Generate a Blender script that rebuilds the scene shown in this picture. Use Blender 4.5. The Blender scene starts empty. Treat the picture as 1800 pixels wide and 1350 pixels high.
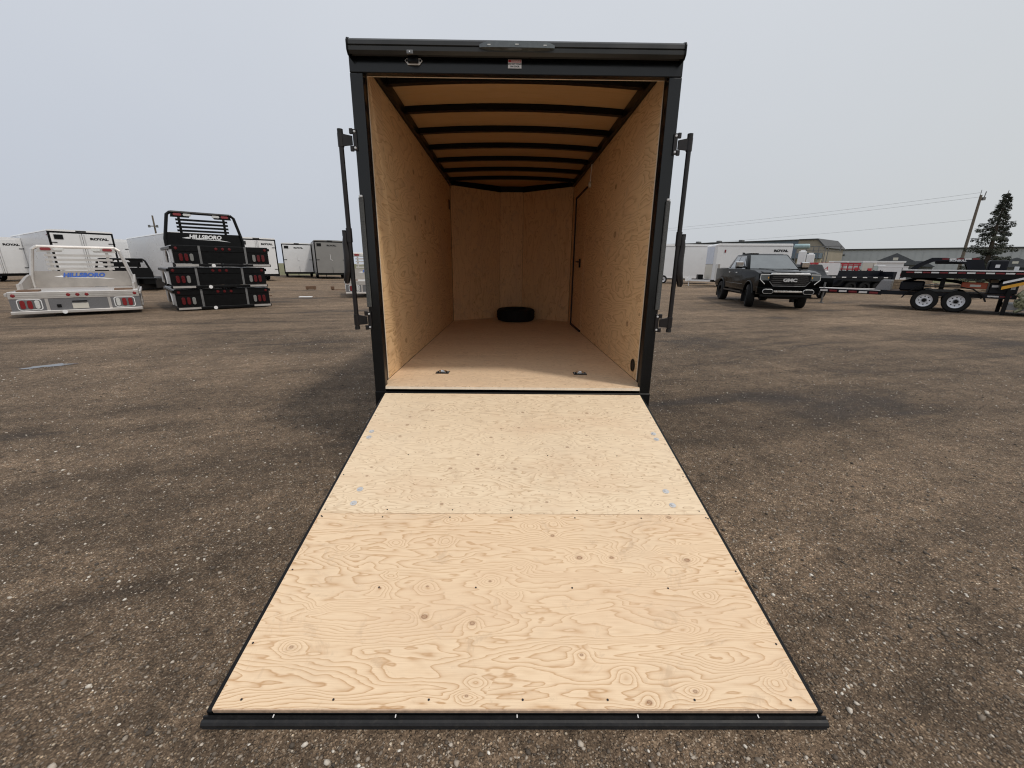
import bpy, bmesh, math, random
import numpy as np
from mathutils import Matrix, Vector
random.seed(7); rng = np.random.default_rng(7)
R = math.radians
S = bpy.context.scene
C = S.collection

# ------------------------------------------------------------------ camera
def cam_axes(p, y, r):
    cp, sp, cy, sy, cr, sr = math.cos(p), math.sin(p), math.cos(y), math.sin(y), math.cos(r), math.sin(r)
    fwd = Vector((-sy * cp, cy * cp, -sp)); right = Vector((cy, sy, 0)); up = right.cross(fwd)
    return cr * right + sr * up, -sr * right + cr * up, fwd
cd = bpy.data.cameras.new('camera'); cam = bpy.data.objects.new('camera', cd); C.objects.link(cam)
cd.sensor_width = 36; cd.lens = 14.437; cd.clip_start = .02; cd.clip_end = 3000
_r, _u, _f = cam_axes(.28207, -.00953, .0108)
cam.matrix_world = Matrix(((_r.x, _u.x, -_f.x, -.0356), (_r.y, _u.y, -_f.y, -3.0438), (_r.z, _u.z, -_f.z, 1.4027), (0, 0, 0, 1)))
S.camera = cam

# ------------------------------------------------------------------ sky and sun
SUN_EL = R(60); sun_dir = Vector((.87 * math.cos(SUN_EL), -.49 * math.cos(SUN_EL), math.sin(SUN_EL))).normalized()   # towards the sun
W = bpy.data.worlds.new('World'); S.world = W; W.use_nodes = True
wn = W.node_tree.nodes; wl = W.node_tree.links; wn.clear()
sky = wn.new('ShaderNodeTexSky'); sky.sky_type = 'NISHITA'; sky.sun_disc = False
sky.sun_elevation = SUN_EL; sky.sun_rotation = math.atan2(sun_dir.x, sun_dir.y); sky.dust_density = 4; sky.air_density = 1.2
bg1 = wn.new('ShaderNodeBackground'); bg1.inputs['Strength'].default_value = .06; wl.new(sky.outputs[0], bg1.inputs[0])
bg2 = wn.new('ShaderNodeBackground'); bg2.inputs['Strength'].default_value = 1.0   # smoke-grey overcast, a little warmer on the sun's side
tcw = wn.new('ShaderNodeTexCoord'); dt = wn.new('ShaderNodeVectorMath'); dt.operation = 'DOT_PRODUCT'; wl.new(tcw.outputs['Generated'], dt.inputs[0]); dt.inputs[1].default_value = (.87, -.49, 0)
mr_ = wn.new('ShaderNodeMapRange'); mr_.inputs['From Min'].default_value = -1; mr_.inputs['From Max'].default_value = .8; wl.new(dt.outputs['Value'], mr_.inputs['Value'])
mc = wn.new('ShaderNodeMix'); mc.data_type = 'RGBA'; wl.new(mr_.outputs[0], mc.inputs[0]); mc.inputs[6].default_value = (.535, .575, .655, 1); mc.inputs[7].default_value = (.615, .632, .622, 1)
sz = wn.new('ShaderNodeSeparateXYZ'); wl.new(tcw.outputs['Generated'], sz.inputs[0])
nz = wn.new('ShaderNodeTexNoise'); nz.inputs['Scale'].default_value = 2.2; nz.inputs['Detail'].default_value = 4; wl.new(tcw.outputs['Generated'], nz.inputs['Vector'])
mz = wn.new('ShaderNodeMath'); mz.operation = 'MULTIPLY_ADD'; wl.new(nz.outputs[0], mz.inputs[0]); mz.inputs[1].default_value = .22; mz.inputs[2].default_value = -.11
mz2 = wn.new('ShaderNodeMath'); mz2.operation = 'ADD'; mz2.use_clamp = True; wl.new(mz.outputs[0], mz2.inputs[0]); wl.new(sz.outputs[2], mz2.inputs[1])
mz3 = wn.new('ShaderNodeMapRange'); mz3.inputs['From Max'].default_value = .75; wl.new(mz2.outputs[0], mz3.inputs['Value'])
mzz = wn.new('ShaderNodeMix'); mzz.data_type = 'RGBA'; wl.new(mz3.outputs[0], mzz.inputs[0]); wl.new(mc.outputs[2], mzz.inputs[6]); mzz.inputs[7].default_value = (.74, .77, .82, 1); wl.new(mzz.outputs[2], bg2.inputs['Color'])
mx = wn.new('ShaderNodeMixShader'); mx.inputs[0].default_value = .90
wl.new(bg1.outputs[0], mx.inputs[1]); wl.new(bg2.outputs[0], mx.inputs[2])
wo = wn.new('ShaderNodeOutputWorld'); wl.new(mx.outputs[0], wo.inputs[0])
sd = bpy.data.lights.new('sun', 'SUN'); sd.energy = 1.6; sd.angle = R(6); sd.color = (1, .93, .84)
sun = bpy.data.objects.new('sun', sd); C.objects.link(sun); sun.location = (20, -15, 40)
sun.rotation_euler = (-sun_dir).to_track_quat('-Z', 'Y').to_euler()
S.view_settings.view_transform = 'Standard'; S.view_settings.look = 'None'; S.view_settings.gamma = 1
S.view_settings.exposure = 0.05; S.view_settings.use_curve_mapping = False
S.cycles.use_denoising = True; S.cycles.filter_width = 1.15; S.cycles.max_bounces = 12; S.cycles.diffuse_bounces = 9; S.cycles.sample_clamp_indirect = 6

# ------------------------------------------------------------------ materials
class NT:
    def __init__(s, name):
        s.m = bpy.data.materials.new(name); s.m.use_nodes = True; s.t = s.m.node_tree; s.t.nodes.clear()
        s.out = s.n('ShaderNodeOutputMaterial'); s.b = s.n('ShaderNodeBsdfPrincipled'); s.l(s.b.outputs[0], s.out.inputs[0])
    def n(s, t, **k):
        x = s.t.nodes.new(t)
        for a, v in k.items(): setattr(x, a, v)
        return x
    def l(s, a, b): s.t.links.new(a, b)
    def put(s, sock, v):
        if isinstance(v, bpy.types.NodeSocket): s.l(v, sock)
        elif v is not None: sock.default_value = v
    def math(s, op, a, b=None, c=None, clamp=False):
        x = s.n('ShaderNodeMath', operation=op, use_clamp=clamp)
        for i, v in enumerate((a, b, c)): s.put(x.inputs[i], v)
        return x.outputs[0]
    def mix(s, f, a, b, mode='MIX'):
        x = s.n('ShaderNodeMix', data_type='RGBA', blend_type=mode)
        s.put(x.inputs[0], f); s.put(x.inputs[6], c4(a)); s.put(x.inputs[7], c4(b)); return x.outputs[2]
    def ramp(s, f, stops, interp='LINEAR'):
        x = s.n('ShaderNodeValToRGB'); cr = x.color_ramp; cr.interpolation = interp
        while len(cr.elements) < len(stops): cr.elements.new(.5)
        for e, (p, c) in zip(cr.elements, stops): e.position = p; e.color = c4(c) if not isinstance(c, (int, float)) else (c, c, c, 1)
        s.put(x.inputs[0], f); return x.outputs[0]
    def noise(s, vec, scale, detail=2, rough=.5, dist=0, w=None):
        x = s.n('ShaderNodeTexNoise', noise_dimensions='4D' if w is not None else '3D')
        x.inputs['Scale'].default_value = scale; x.inputs['Detail'].default_value = detail; x.inputs['Roughness'].default_value = rough; x.inputs['Distortion'].default_value = dist
        if vec is not None: s.l(vec, x.inputs['Vector'])
        if w is not None: s.put(x.inputs['W'], w)
        return x.outputs[0]
    def voro(s, vec, scale, feature='F1', rnd=1.0, dim='3D'):
        x = s.n('ShaderNodeTexVoronoi', feature=feature, voronoi_dimensions=dim); x.inputs['Scale'].default_value = scale; x.inputs['Randomness'].default_value = rnd
        if vec is not None: s.l(vec, x.inputs['Vector'])
        return x
    def bump(s, h, strength=.3, dist=.01):
        x = s.n('ShaderNodeBump'); x.inputs['Strength'].default_value = strength; x.inputs['Distance'].default_value = dist
        s.l(h, x.inputs['Height']); s.l(x.outputs[0], s.b.inputs['Normal'])
    def obj(s): return s.n('ShaderNodeTexCoord').outputs['Object']
def c4(c):
    if isinstance(c, bpy.types.NodeSocket) or c is None: return c
    return tuple(c) + (1,) if len(c) == 3 else c
def paint(name, col, rough=.5, metal=0., var=.15, scale=6, bump=0., bscale=200, dirt=None, coat=0., spec=.5):
    t = NT(name); P = t.obj()
    n = t.noise(P, scale, 5, .6); f = t.ramp(n, [(.3, 0.), (.7, 1.)])
    a = tuple(x * (1 - var) for x in col); b = tuple(min(1, x * (1 + var)) for x in col)
    base = t.mix(f, a, b)
    if dirt: base = t.mix(t.ramp(t.noise(P, scale * 2.3, 6, .7, .5), [(.5, 0.), (.75, 1.)]), base, dirt)
    t.put(t.b.inputs['Base Color'], base); t.b.inputs['Metallic'].default_value = metal
    t.put(t.b.inputs['Roughness'], t.math('MULTIPLY_ADD', n, .25, rough - .12, clamp=True))
    t.b.inputs['Specular IOR Level'].default_value = spec; t.b.inputs['Coat Weight'].default_value = coat
    if bump: t.bump(t.noise(P, bscale, 3), bump, .003)
    return t.m
def plywood(name, grain='x', light=(.75, .57, .385), dark=(.50, .32, .175), gs=1., freq=9., knots=3.2, kw=1., pin=0., tone=1., contrast=1.):
    """rotary-cut softwood veneer: contour lines of a stretched field, bent round knots"""
    t = NT(name); P = t.obj(); sx = t.n('ShaderNodeSeparateXYZ'); t.l(P, sx.inputs[0])
    X, Y, Z = sx.outputs
    u, v, k = {'x': (X, Y, Z), 'y': (Y, Z, X), 'z': (Z, Y, X), 'zx': (Z, X, Y), 'yz': (Y, Z, X)}[grain]
    rnd = t.n('ShaderNodeObjectInfo').outputs['Random']; off = t.math('MULTIPLY', rnd, 37.)
    uv = t.n('ShaderNodeCombineXYZ'); t.l(t.math('ADD', u, off), uv.inputs[0]); t.l(t.math('ADD', v, off), uv.inputs[1])
    def st(a, b):
        m = t.n('ShaderNodeVectorMath', operation='MULTIPLY'); t.l(uv.outputs[0], m.inputs[0]); m.inputs[1].default_value = (a * gs, b * gs, 1); return m.outputs[0]
    n1 = t.noise(st(.75, 4.2), 1, 1.5, .45, .35)
    n2 = t.noise(st(2.6, 11.), 1, 2, .5, .6)
    n3 = t.noise(st(9., 34.), 1, 2, .5)
    vo = t.voro(st(1., 1.45), knots, dim='2D'); d = vo.outputs['Distance']
    cs = t.n('ShaderNodeSeparateColor'); t.l(vo.outputs['Color'], cs.inputs[0])
    on = t.math('GREATER_THAN', cs.outputs[0], .40)
    kb = t.math('MULTIPLY', t.math('EXPONENT', t.math('MULTIPLY', t.math('MULTIPLY', d, d), -26.)), on)
    f = t.math('MULTIPLY_ADD', n1, freq, t.math('MULTIPLY', n2, freq * .22))
    f = t.math('MULTIPLY_ADD', n3, freq * .035, f)
    f = t.math('MULTIPLY_ADD', kb, 1.7 * kw, f)
    s = t.math('FRACT', f)
    line = t.ramp(s, [(0, .0), (.30, .03), (.58, .16), (.80, .48), (.90, .95), (.955, .45), (1, 0.)])
    fib = t.noise(st(9., 420.), 1, 2, .6)
    vs = t.ramp(t.noise(st(.5, 2.), 1, 3), [(.3, .55), (.7, 1.)])
    lf = t.math('MULTIPLY', t.math('MULTIPLY', line, vs), .95 * contrast, clamp=True)
    col = t.mix(lf, light, dark)
    col = t.mix(t.math('MULTIPLY', t.ramp(fib, [(.35, 0.), (.7, 1.)]), .22), col, tuple(x * .8 for x in dark))
    col = t.mix(t.ramp(t.noise(st(.9, 2.6), 1, 4, .6), [(.5, 0.), (.72, .4)]), col, (.66, .45, .29))
    # knots: reddish rim, darker heart
    dk = t.math('DIVIDE', d, t.math('MULTIPLY_ADD', cs.outputs[2], .75, .45))
    rim = t.math('MULTIPLY', t.ramp(dk, [(0, .55), (.030, .55), (.044, 1.), (.058, .35), (.10, 0.)]), on)
    big = t.math('GREATER_THAN', cs.outputs[1], .52)
    col = t.mix(t.math('MULTIPLY', rim, t.math('MULTIPLY', big, .85 * min(1, kw))), col, (.19, .070, .025))
    if pin:
        vp = t.voro(st(1., 1.7), pin, dim='2D'); pc = t.n('ShaderNodeSeparateColor'); t.l(vp.outputs['Color'], pc.inputs[0])
        pm = t.math('MULTIPLY', t.ramp(vp.outputs['Distance'], [(0, 1.), (.05, .8), (.12, 0.)]), t.math('GREATER_THAN', pc.outputs[0], .58))
        col = t.mix(t.math('MULTIPLY', pm, .62), col, (.26, .14, .07))
    # scuffed boot prints and dust
    sc = t.ramp(t.noise(st(5.5, 6.), 1, 5, .75, .8), [(.57, 0.), (.67, .42)])
    col = t.mix(sc, col, (.52, .37, .24))
    gm = t.ramp(t.noise(st(1.3, 1.6), 1, 6, .72, .3), [(.50, 0.), (.78, .22)])
    col = t.mix(gm, col, (.40, .33, .26))
    if tone != 1: col = t.mix(1., col, (tone, tone, tone), 'MULTIPLY')
    t.put(t.b.inputs['Base Color'], col); t.b.inputs['Roughness'].default_value = .62; t.b.inputs['Specular IOR Level'].default_value = .3
    t.bump(t.math('MULTIPLY_ADD', fib, .5, t.math('MULTIPLY', line, .3)), .12, .002)
    return t.m
M = {}
M['ply_ramp_upper'] = plywood('plywood_ramp_upper', 'x', gs=1.5, freq=27, knots=4.6, kw=1.0, pin=13, light=(.85, .685, .485), dark=(.52, .35, .205), contrast=.95)
M['ply_ramp'] = plywood('plywood_ramp_lower', 'x', gs=1.18, freq=29, knots=4.4, kw=1.9, light=(.835, .640, .435), dark=(.49, .275, .125), contrast=1.1)
M['ply_floor'] = plywood('plywood_floor', 'x', gs=1.5, freq=24, knots=4, kw=.6, pin=15, light=(.86, .655, .45), dark=(.54, .35, .20), contrast=1.0)
M['ply_wall'] = plywood('plywood_wall', 'y', gs=.72, freq=22, knots=2.4, kw=2.0, light=(.88, .63, .365), dark=(.45, .245, .105), contrast=.9)
M['ply_nose'] = plywood('plywood_nose', 'zx', gs=1.2, freq=10, knots=3.5, kw=.5, pin=11, light=(.88, .615, .345), dark=(.58, .345, .165), contrast=.85)
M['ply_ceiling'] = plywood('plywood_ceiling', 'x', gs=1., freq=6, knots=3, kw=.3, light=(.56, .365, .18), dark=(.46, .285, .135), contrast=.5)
M['ply_edge'] = paint('plywood_edge', (.60, .43, .30), .7, var=.25, scale=40)
M['ply_edge_pale'] = paint('pale_plywood_edge', (.86, .76, .62), .7, var=.1, scale=40)
M['black'] = paint('black_powder_coat', (.005, .0052, .0057), .36, var=.2, scale=9, bump=.05, spec=.2)
M['frame'] = paint('charcoal_frame_paint', (.005, .0058, .0066), .2, var=.12, scale=5, bump=.02, spec=.42)
M['cap'] = paint('ribbed_black_trim', (.020, .020, .019), .34, var=.2, scale=8)
M['rubber'] = paint('black_rubber', (.014, .014, .015), .55, var=.3, scale=18, dirt=(.030, .028, .026), spec=.35)
M['tyre'] = paint('tyre_rubber', (.011, .011, .011), .75, var=.3, scale=25, spec=.25)
M['hinge'] = paint('dark_bronze_steel', (.014, .011, .011), .38, metal=.2, var=.3, scale=30)
M['grit'] = paint('grit_strip', (.07, .072, .07), .8, var=.5, scale=120, bump=.4, bscale=400)
M['chrome'] = paint('chrome', (.80, .80, .80), .15, metal=1., var=.05)
M['zinc'] = paint('zinc_plate', (.60, .60, .60), .4, metal=.35, var=.15, scale=60)
M['alu'] = paint('brushed_aluminium', (.66, .63, .60), .38, metal=.75, var=.08, scale=3)
M['alu_dull'] = paint('dull_aluminium_sheet', (.40, .37, .34), .5, metal=.5, var=.12, scale=3)
M['white'] = paint('white_trailer_panel', (.74, .745, .75), .3, var=.04, scale=1.2)
M['white_trim'] = paint('white_trim', (.82, .82, .82), .35, var=.03)
M['grey_panel'] = paint('grey_trailer_panel', (.23, .225, .215), .35, var=.05, scale=1.5)
M['blue_white'] = paint('pale_blue_panel', (.55, .60, .70), .25, var=.05, scale=1)
M['red_lens'] = paint('red_lens', (.22, .012, .016), .2, var=.2, scale=60, coat=.5)
M['clear_lens'] = paint('clear_lens', (.62, .62, .6), .15, var=.2, scale=60, coat=.5)
M['dim_lens'] = paint('grey_lens', (.22, .22, .21), .2, var=.2, scale=60)
M['dark_red_lens'] = paint('dark_red_lens', (.10, .008, .010), .25, var=.2, scale=60)
M['smoke_lens'] = paint('smoked_lens', (.10, .115, .12), .12, var=.2, scale=30, coat=.6)
M['blue_ink'] = paint('blue_lettering', (.05, .13, .48), .4)
M['white_ink'] = paint('white_lettering', (.85, .85, .85), .4, var=.05)
M['black_ink'] = paint('black_lettering', (.012, .012, .012), .4)
M['red_ink'] = paint('red_print', (.55, .05, .06), .4)
M['paper'] = paint('sticker_white', (.85, .83, .82), .4, var=.04)
M['car'] = paint('black_car_paint', (.0022, .0028, .0030), .14, var=.2, scale=2, spec=.06)
M['glass'] = paint('tinted_glass', (.008, .010, .012), .05, var=.1, coat=1., spec=1.)
M['screen_glass'] = paint('windscreen_glass', (.10, .115, .118), .05, var=.15, scale=3, coat=1., spec=1.)
M['silver_wheel'] = paint('white_steel_wheel', (.70, .71, .74), .35, var=.06, scale=20)
M['navy'] = paint('navy_black_steel', (.007, .008, .013), .4, var=.25, scale=4, spec=.3)
M['red'] = paint('red_steel', (.42, .035, .045), .45, var=.3, scale=5)
M['orange'] = paint('orange_paint', (.38, .07, .025), .45, var=.25, scale=8)
M['yellow'] = paint('yellow_paint', (.72, .36, .03), .45, var=.15, scale=8)
M['tape_red'] = paint('red_reflective_tape', (.20, .02, .025), .35, var=.3, scale=20)
M['tape_white'] = paint('white_reflective_tape', (.74, .72, .70), .35, var=.1, scale=20)
M['steel_grey'] = paint('grey_steel', (.17, .17, .17), .5, metal=.4, var=.3, scale=6)
M['wood'] = paint('weathered_lumber', (.27, .205, .14), .8, var=.35, scale=9)
M['crate_brown'] = paint('brown_crate_board', (.15, .085, .05), .8, var=.3, scale=9)
M['warehouse'] = paint('grey_cladding', (.44, .45, .455), .6, var=.05, scale=.25)  # lighter grey, with distance haze put into the colour
M['blue_clad'] = paint('slate_blue_cladding', (.13, .165, .20), .6, var=.1, scale=.4)  # blue lightened too, haze painted in instead of a volume
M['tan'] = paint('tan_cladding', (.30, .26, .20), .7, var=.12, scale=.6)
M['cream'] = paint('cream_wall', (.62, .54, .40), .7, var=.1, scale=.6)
M['shingle'] = paint('dark_shingles', (.09, .095, .105), .8, var=.2, scale=4)  # house roofs: haze lightening is part of this colour
M['roof_edge'] = paint('dark_eave_trim', (.05, .05, .05), .6)
M['pale_green'] = paint('pale_green_panel', (.50, .57, .55), .4, var=.06, scale=1)
M['pale_cream'] = paint('pale_cream_panel', (.62, .59, .52), .5, var=.06, scale=1)
M['teal'] = paint('pale_teal_tank', (.30, .42, .44), .45, var=.15, scale=2)
M['concrete'] = paint('concrete_block', (.33, .32, .30), .85, var=.2, scale=5, bump=.3, bscale=60)
M['bark'] = paint('spruce_bark', (.07, .055, .042), .9, var=.4, scale=10)
M['pole_wood'] = paint('utility_pole_wood', (.14, .115, .09), .85, var=.3, scale=6)
M['wire'] = paint('overhead_wire', (.26, .26, .26), .6)
M['window_dark'] = paint('dark_window_glass', (.05, .06, .07), .1, var=.2, coat=.5)

def needles():
    t = NT('spruce_needles'); P = t.obj(); i = t.noise(P, 1.7, 3)
    t.put(t.b.inputs['Base Color'], t.ramp(i, [(.3, (.016, .021, .012)), (.55, (.034, .042, .024)), (.75, (.062, .068, .038))]))
    t.b.inputs['Roughness'].default_value = .7; return t.m
M['needles'] = needles()
def diamond():
    t = NT('diamond_plate'); P = t.obj(); v = t.voro(P, 42, rnd=.15).outputs['Distance']
    t.put(t.b.inputs['Base Color'], t.ramp(v, [(.15, (.42, .42, .43)), (.5, (.22, .22, .23))])); t.b.inputs['Metallic'].default_value = .6
    t.b.inputs['Roughness'].default_value = .38; t.bump(v, .5, .004); return t.m
M['diamond'] = diamond()
def camo():
    t = NT('camouflage_net'); P = t.obj(); v = t.noise(P, 9, 4, .7)
    t.put(t.b.inputs['Base Color'], t.ramp(v, [(.38, (.03, .03, .02)), (.5, (.16, .17, .09)), (.62, (.40, .40, .30))])); t.b.inputs['Roughness'].default_value = .85; return t.m
M['camo'] = camo()
def grass_m():
    t = NT('dry_grass'); P = t.obj(); v = t.noise(P, .35, 6, .7)
    t.put(t.b.inputs['Base Color'], t.ramp(v, [(.35, (.085, .085, .035)), (.6, (.15, .14, .06)), (.75, (.20, .18, .09))])); t.b.inputs['Roughness'].default_value = .95; return t.m
M['grass'] = grass_m()
def ground_m():
    t = NT('packed_gravel_yard'); P = t.obj()
    def rs(ang, a, b):
        rot = t.n('ShaderNodeVectorRotate', rotation_type='Z_AXIS'); t.l(P, rot.inputs['Vector']); rot.inputs['Angle'].default_value = R(ang)
        m = t.n('ShaderNodeVectorMath', operation='MULTIPLY'); t.l(rot.outputs[0], m.inputs[0]); m.inputs[1].default_value = (a, b, 1); return m.outputs[0]
    band = t.noise(rs(-14, .11, .55), 1, 8, .68, .7)          # drag marks left by turning vehicles
    streak = t.noise(rs(-20, .45, 3.6), 1, 7, .7, .5)         # tyre streaks
    patch = t.noise(P, .30, 6, .66, .5)
    mid = t.noise(P, 7., 6, .72)
    fine = t.noise(P, 95, 4, .75)
    dirt = t.ramp(mid, [(.28, (0.0616, 0.0426, 0.0286)), (.52, (0.1134, 0.0809, 0.0559)), (.74, (0.1863, 0.1352, 0.0936))])
    dirt = t.mix(t.ramp(fine, [(.38, 0.), (.66, .9)]), dirt, (0.0356, 0.0250, 0.0169))
    v = t.voro(P, 78); vc = t.n('ShaderNodeSeparateColor'); t.l(v.outputs['Color'], vc.inputs[0])
    stone = t.ramp(vc.outputs[0], [(0, (0.0729, 0.0529, 0.0364)), (.5, (0.1701, 0.1264, 0.0884)), (.80, (0.2754, 0.2087, 0.1469)), (.93, (0.5346, 0.4189, 0.2990)), (1., (.62, .57, .48))])
    sm = t.ramp(v.outputs['Distance'], [(.26, 1.), (.44, 0.)])
    base = t.mix(t.math('MULTIPLY', sm, t.math('GREATER_THAN', vc.outputs[1], .32)), dirt, stone)
    v2 = t.voro(P, 210); vc2 = t.n('ShaderNodeSeparateColor'); t.l(v2.outputs['Color'], vc2.inputs[0])
    base = t.mix(.38, base, t.ramp(vc2.outputs[0], [(0, (0.0324, 0.0235, 0.0156)), (.6, (0.1377, 0.1000, 0.0689)), (.9, (0.3078, 0.2352, 0.1664)), (1, (.55, .50, .43))]))
    bandf = t.ramp(band, [(.36, 0.), (.64, 1.)]); pf = t.ramp(patch, [(.34, 0.), (.66, 1.)]); sf = t.ramp(streak, [(.36, 0.), (.64, 1.)])
    tone = t.math('MULTIPLY_ADD', bandf, 1.0, t.math('MULTIPLY_ADD', pf, .75, t.math('MULTIPLY_ADD', sf, .42, .22)))
    base = t.mix(1., base, tone, 'MULTIPLY')
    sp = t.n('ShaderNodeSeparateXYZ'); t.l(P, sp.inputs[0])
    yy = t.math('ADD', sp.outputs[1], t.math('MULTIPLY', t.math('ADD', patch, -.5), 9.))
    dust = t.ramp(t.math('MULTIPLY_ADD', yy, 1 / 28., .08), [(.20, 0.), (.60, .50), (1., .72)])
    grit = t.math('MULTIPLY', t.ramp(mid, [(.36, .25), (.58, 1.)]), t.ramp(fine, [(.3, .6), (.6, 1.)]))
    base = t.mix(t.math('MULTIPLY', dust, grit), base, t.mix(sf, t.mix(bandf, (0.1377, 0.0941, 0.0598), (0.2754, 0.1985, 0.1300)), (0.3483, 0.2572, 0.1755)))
    damp = t.ramp(t.math('MULTIPLY_ADD', band, .6, t.math('MULTIPLY_ADD', patch, .3, t.math('MULTIPLY', streak, .1))), [(.40, 1.), (.455, 0.)])
    base = t.mix(t.math('MULTIPLY', damp, .62), base, (0.0486, 0.0375, 0.0319))
    lump = t.ramp(t.noise(P, 2.4, 9, .78, .4), [(.36, .70), (.5, .98), (.64, 1.24)])
    clod = t.ramp(t.noise(P, 17, 5, .8), [(.36, .66), (.64, 1.30)])
    base = t.mix(1., base, t.math('MULTIPLY', lump, clod), 'MULTIPLY')
    base = t.mix(1., base, (1.0, .95, .88), 'MULTIPLY')
    t.put(t.b.inputs['Base Color'], base)
    t.put(t.b.inputs['Roughness'], t.math('MULTIPLY_ADD', damp, -.12, .9)); t.b.inputs['Specular IOR Level'].default_value = .35
    h = t.math('MULTIPLY_ADD', sm, .8, t.math('MULTIPLY_ADD', fine, .7, t.math('MULTIPLY_ADD', mid, 2.0, t.math('MULTIPLY', streak, 2.5))))
    t.bump(h, .85, .013); return t.m
M['ground'] = ground_m()
def pebble_m():
    t = NT('loose_gravel_stone'); a = t.n('ShaderNodeAttribute', attribute_name='tone'); P = t.obj()
    t.put(t.b.inputs['Base Color'], t.mix(1., t.ramp(a.outputs['Fac'], [(0, (.06, .046, .034)), (.45, (.15, .118, .088)), (.72, (.27, .22, .17)), (.9, (.48, .41, .33)), (1, (.84, .79, .70))]), t.ramp(t.noise(P, 160, 3), [(.3, .75), (.7, 1.)]), 'MULTIPLY'))
    t.b.inputs['Roughness'].default_value = .75; return t.m
M['pebble'] = pebble_m()
def puddle_m():
    t = NT('muddy_water'); P = t.obj(); t.b.inputs['Base Color'].default_value = (.06, .055, .05, 1); t.b.inputs['Roughness'].default_value = .06
    t.b.inputs['Specular IOR Level'].default_value = .8; t.bump(t.noise(P, 9, 2), .02, .01); return t.m
M['puddle'] = puddle_m()

# ------------------------------------------------------------------ mesh builder
class MB:
    def __init__(s): s.v = []; s.f = []
    def add(s, vs, fs):
        o = len(s.v); s.v += [tuple(x) for x in vs]; s.f += [tuple(i + o for i in f) for f in fs]; return s
    def box(s, x0, x1, y0, y1, z0, z1, mat=None):
        vs = [Vector((x, y, z)) for z in (z0, z1) for x, y in ((x0, y0), (x1, y0), (x1, y1), (x0, y1))]
        if mat: vs = [mat @ q for q in vs]
        return s.add(vs, [(3, 2, 1, 0), (4, 5, 6, 7), (0, 1, 5, 4), (1, 2, 6, 5), (2, 3, 7, 6), (3, 0, 4, 7)])
    def prism(s, poly, ax, a, b, mat=None):
        """poly: 2-D points in the two other axes (in order), extruded along ax from a to b"""
        def p(q, h): return Vector({'x': (h, q[0], q[1]), 'y': (q[0], h, q[1]), 'z': (q[0], q[1], h)}[ax])
        n = len(poly); vs = [p(q, a) for q in poly] + [p(q, b) for q in poly]
        if mat: vs = [mat @ q for q in vs]
        return s.add(vs, [tuple(range(n))[::-1], tuple(range(n, 2 * n))] + [(i, (i + 1) % n, n + (i + 1) % n, n + i) for i in range(n)])
    def cyl(s, p0, p1, r0, r1=None, n=12):
        return s.tube([p0, p1], [r0, r0 if r1 is None else r1], n)
    def tube(s, path, r, n=8):
        path = [Vector(p) for p in path]; m = len(path); rr = r if isinstance(r, (list, tuple)) else [r] * m
        vs = []; prev = None
        for i, p in enumerate(path):
            d = (path[min(i + 1, m - 1)] - path[max(i - 1, 0)]).normalized()
            a = Vector((0, 0, 1)) if abs(d.z) < .9 else Vector((1, 0, 0))
            if prev is not None: a = prev
            x = d.cross(a).normalized(); y = x.cross(d).normalized(); prev = y
            vs += [p + rr[i] * (math.cos(t) * x + math.sin(t) * y) for t in (2 * math.pi * k / n for k in range(n))]
        fs = [(i * n + k, i * n + (k + 1) % n, (i + 1) * n + (k + 1) % n, (i + 1) * n + k) for i in range(m - 1) for k in range(n)]
        return s.add(vs, fs + [tuple(range(n))[::-1], tuple(range((m - 1) * n, m * n))])
    def lathe(s, prof, o, ax='x', n=28):
        """closed profile of (radius, offset along ax) turned round ax through o"""
        o = Vector(o); m = len(prof); vs = []
        for k in range(n):
            a = 2 * math.pi * k / n; c, d = math.cos(a), math.sin(a)
            for r, h in prof: vs.append(o + Vector({'x': (h, r * c, r * d), 'y': (r * d, h, r * c), 'z': (r * c, r * d, h)}[ax]))
        return s.add(vs, [(k * m + i, k * m + (i + 1) % m, ((k + 1) % n) * m + (i + 1) % m, ((k + 1) % n) * m + i) for k in range(n) for i in range(m)])
    def build(s, name, mat, parent=None, bevel=0., seg=1, smooth=False):
        bm = bmesh.new(); bv = [bm.verts.new(q) for q in s.v]
        for f in s.f:
            try: bm.faces.new([bv[i] for i in f])
            except ValueError: pass
        bmesh.ops.recalc_face_normals(bm, faces=bm.faces)
        if bevel:
            es = [e for e in bm.edges if len(e.link_faces) == 2 and e.calc_face_angle(0) > .6]
            bmesh.ops.bevel(bm, geom=es, offset=bevel, segments=seg, affect='EDGES', profile=.6, clamp_overlap=True)
        me = bpy.data.meshes.new(name); bm.to_mesh(me); bm.free()
        if smooth:
            for p in me.polygons: p.use_smooth = True
            try: me.set_sharp_from_angle(angle=R(38))
            except Exception: pass
        me.materials.append(M[mat]); o = bpy.data.objects.new(name, me); C.objects.link(o); o.parent = parent
        return o
def B(name, mat, parent, *box, bevel=0., seg=1): return MB().box(*box).build(name, mat, parent, bevel, seg)
def tag(o, label, cat, group=None, kind=None):
    o['label'] = label; o['category'] = cat
    if group: o['group'] = group
    if kind: o['kind'] = kind
    return o
def thing(name, label, cat, loc=(0, 0, 0), ang=0., group=None):
    o = bpy.data.objects.new(name, None); C.objects.link(o); o.location = loc; o.rotation_euler = (0, 0, R(ang)); o.empty_display_size = .2
    return tag(o, label, cat, group)
def copy_tree(o, parent=None):
    c = o.copy(); C.objects.link(c); c.parent = parent
    for ch in list(o.children): copy_tree(ch, c)
    return c
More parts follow.
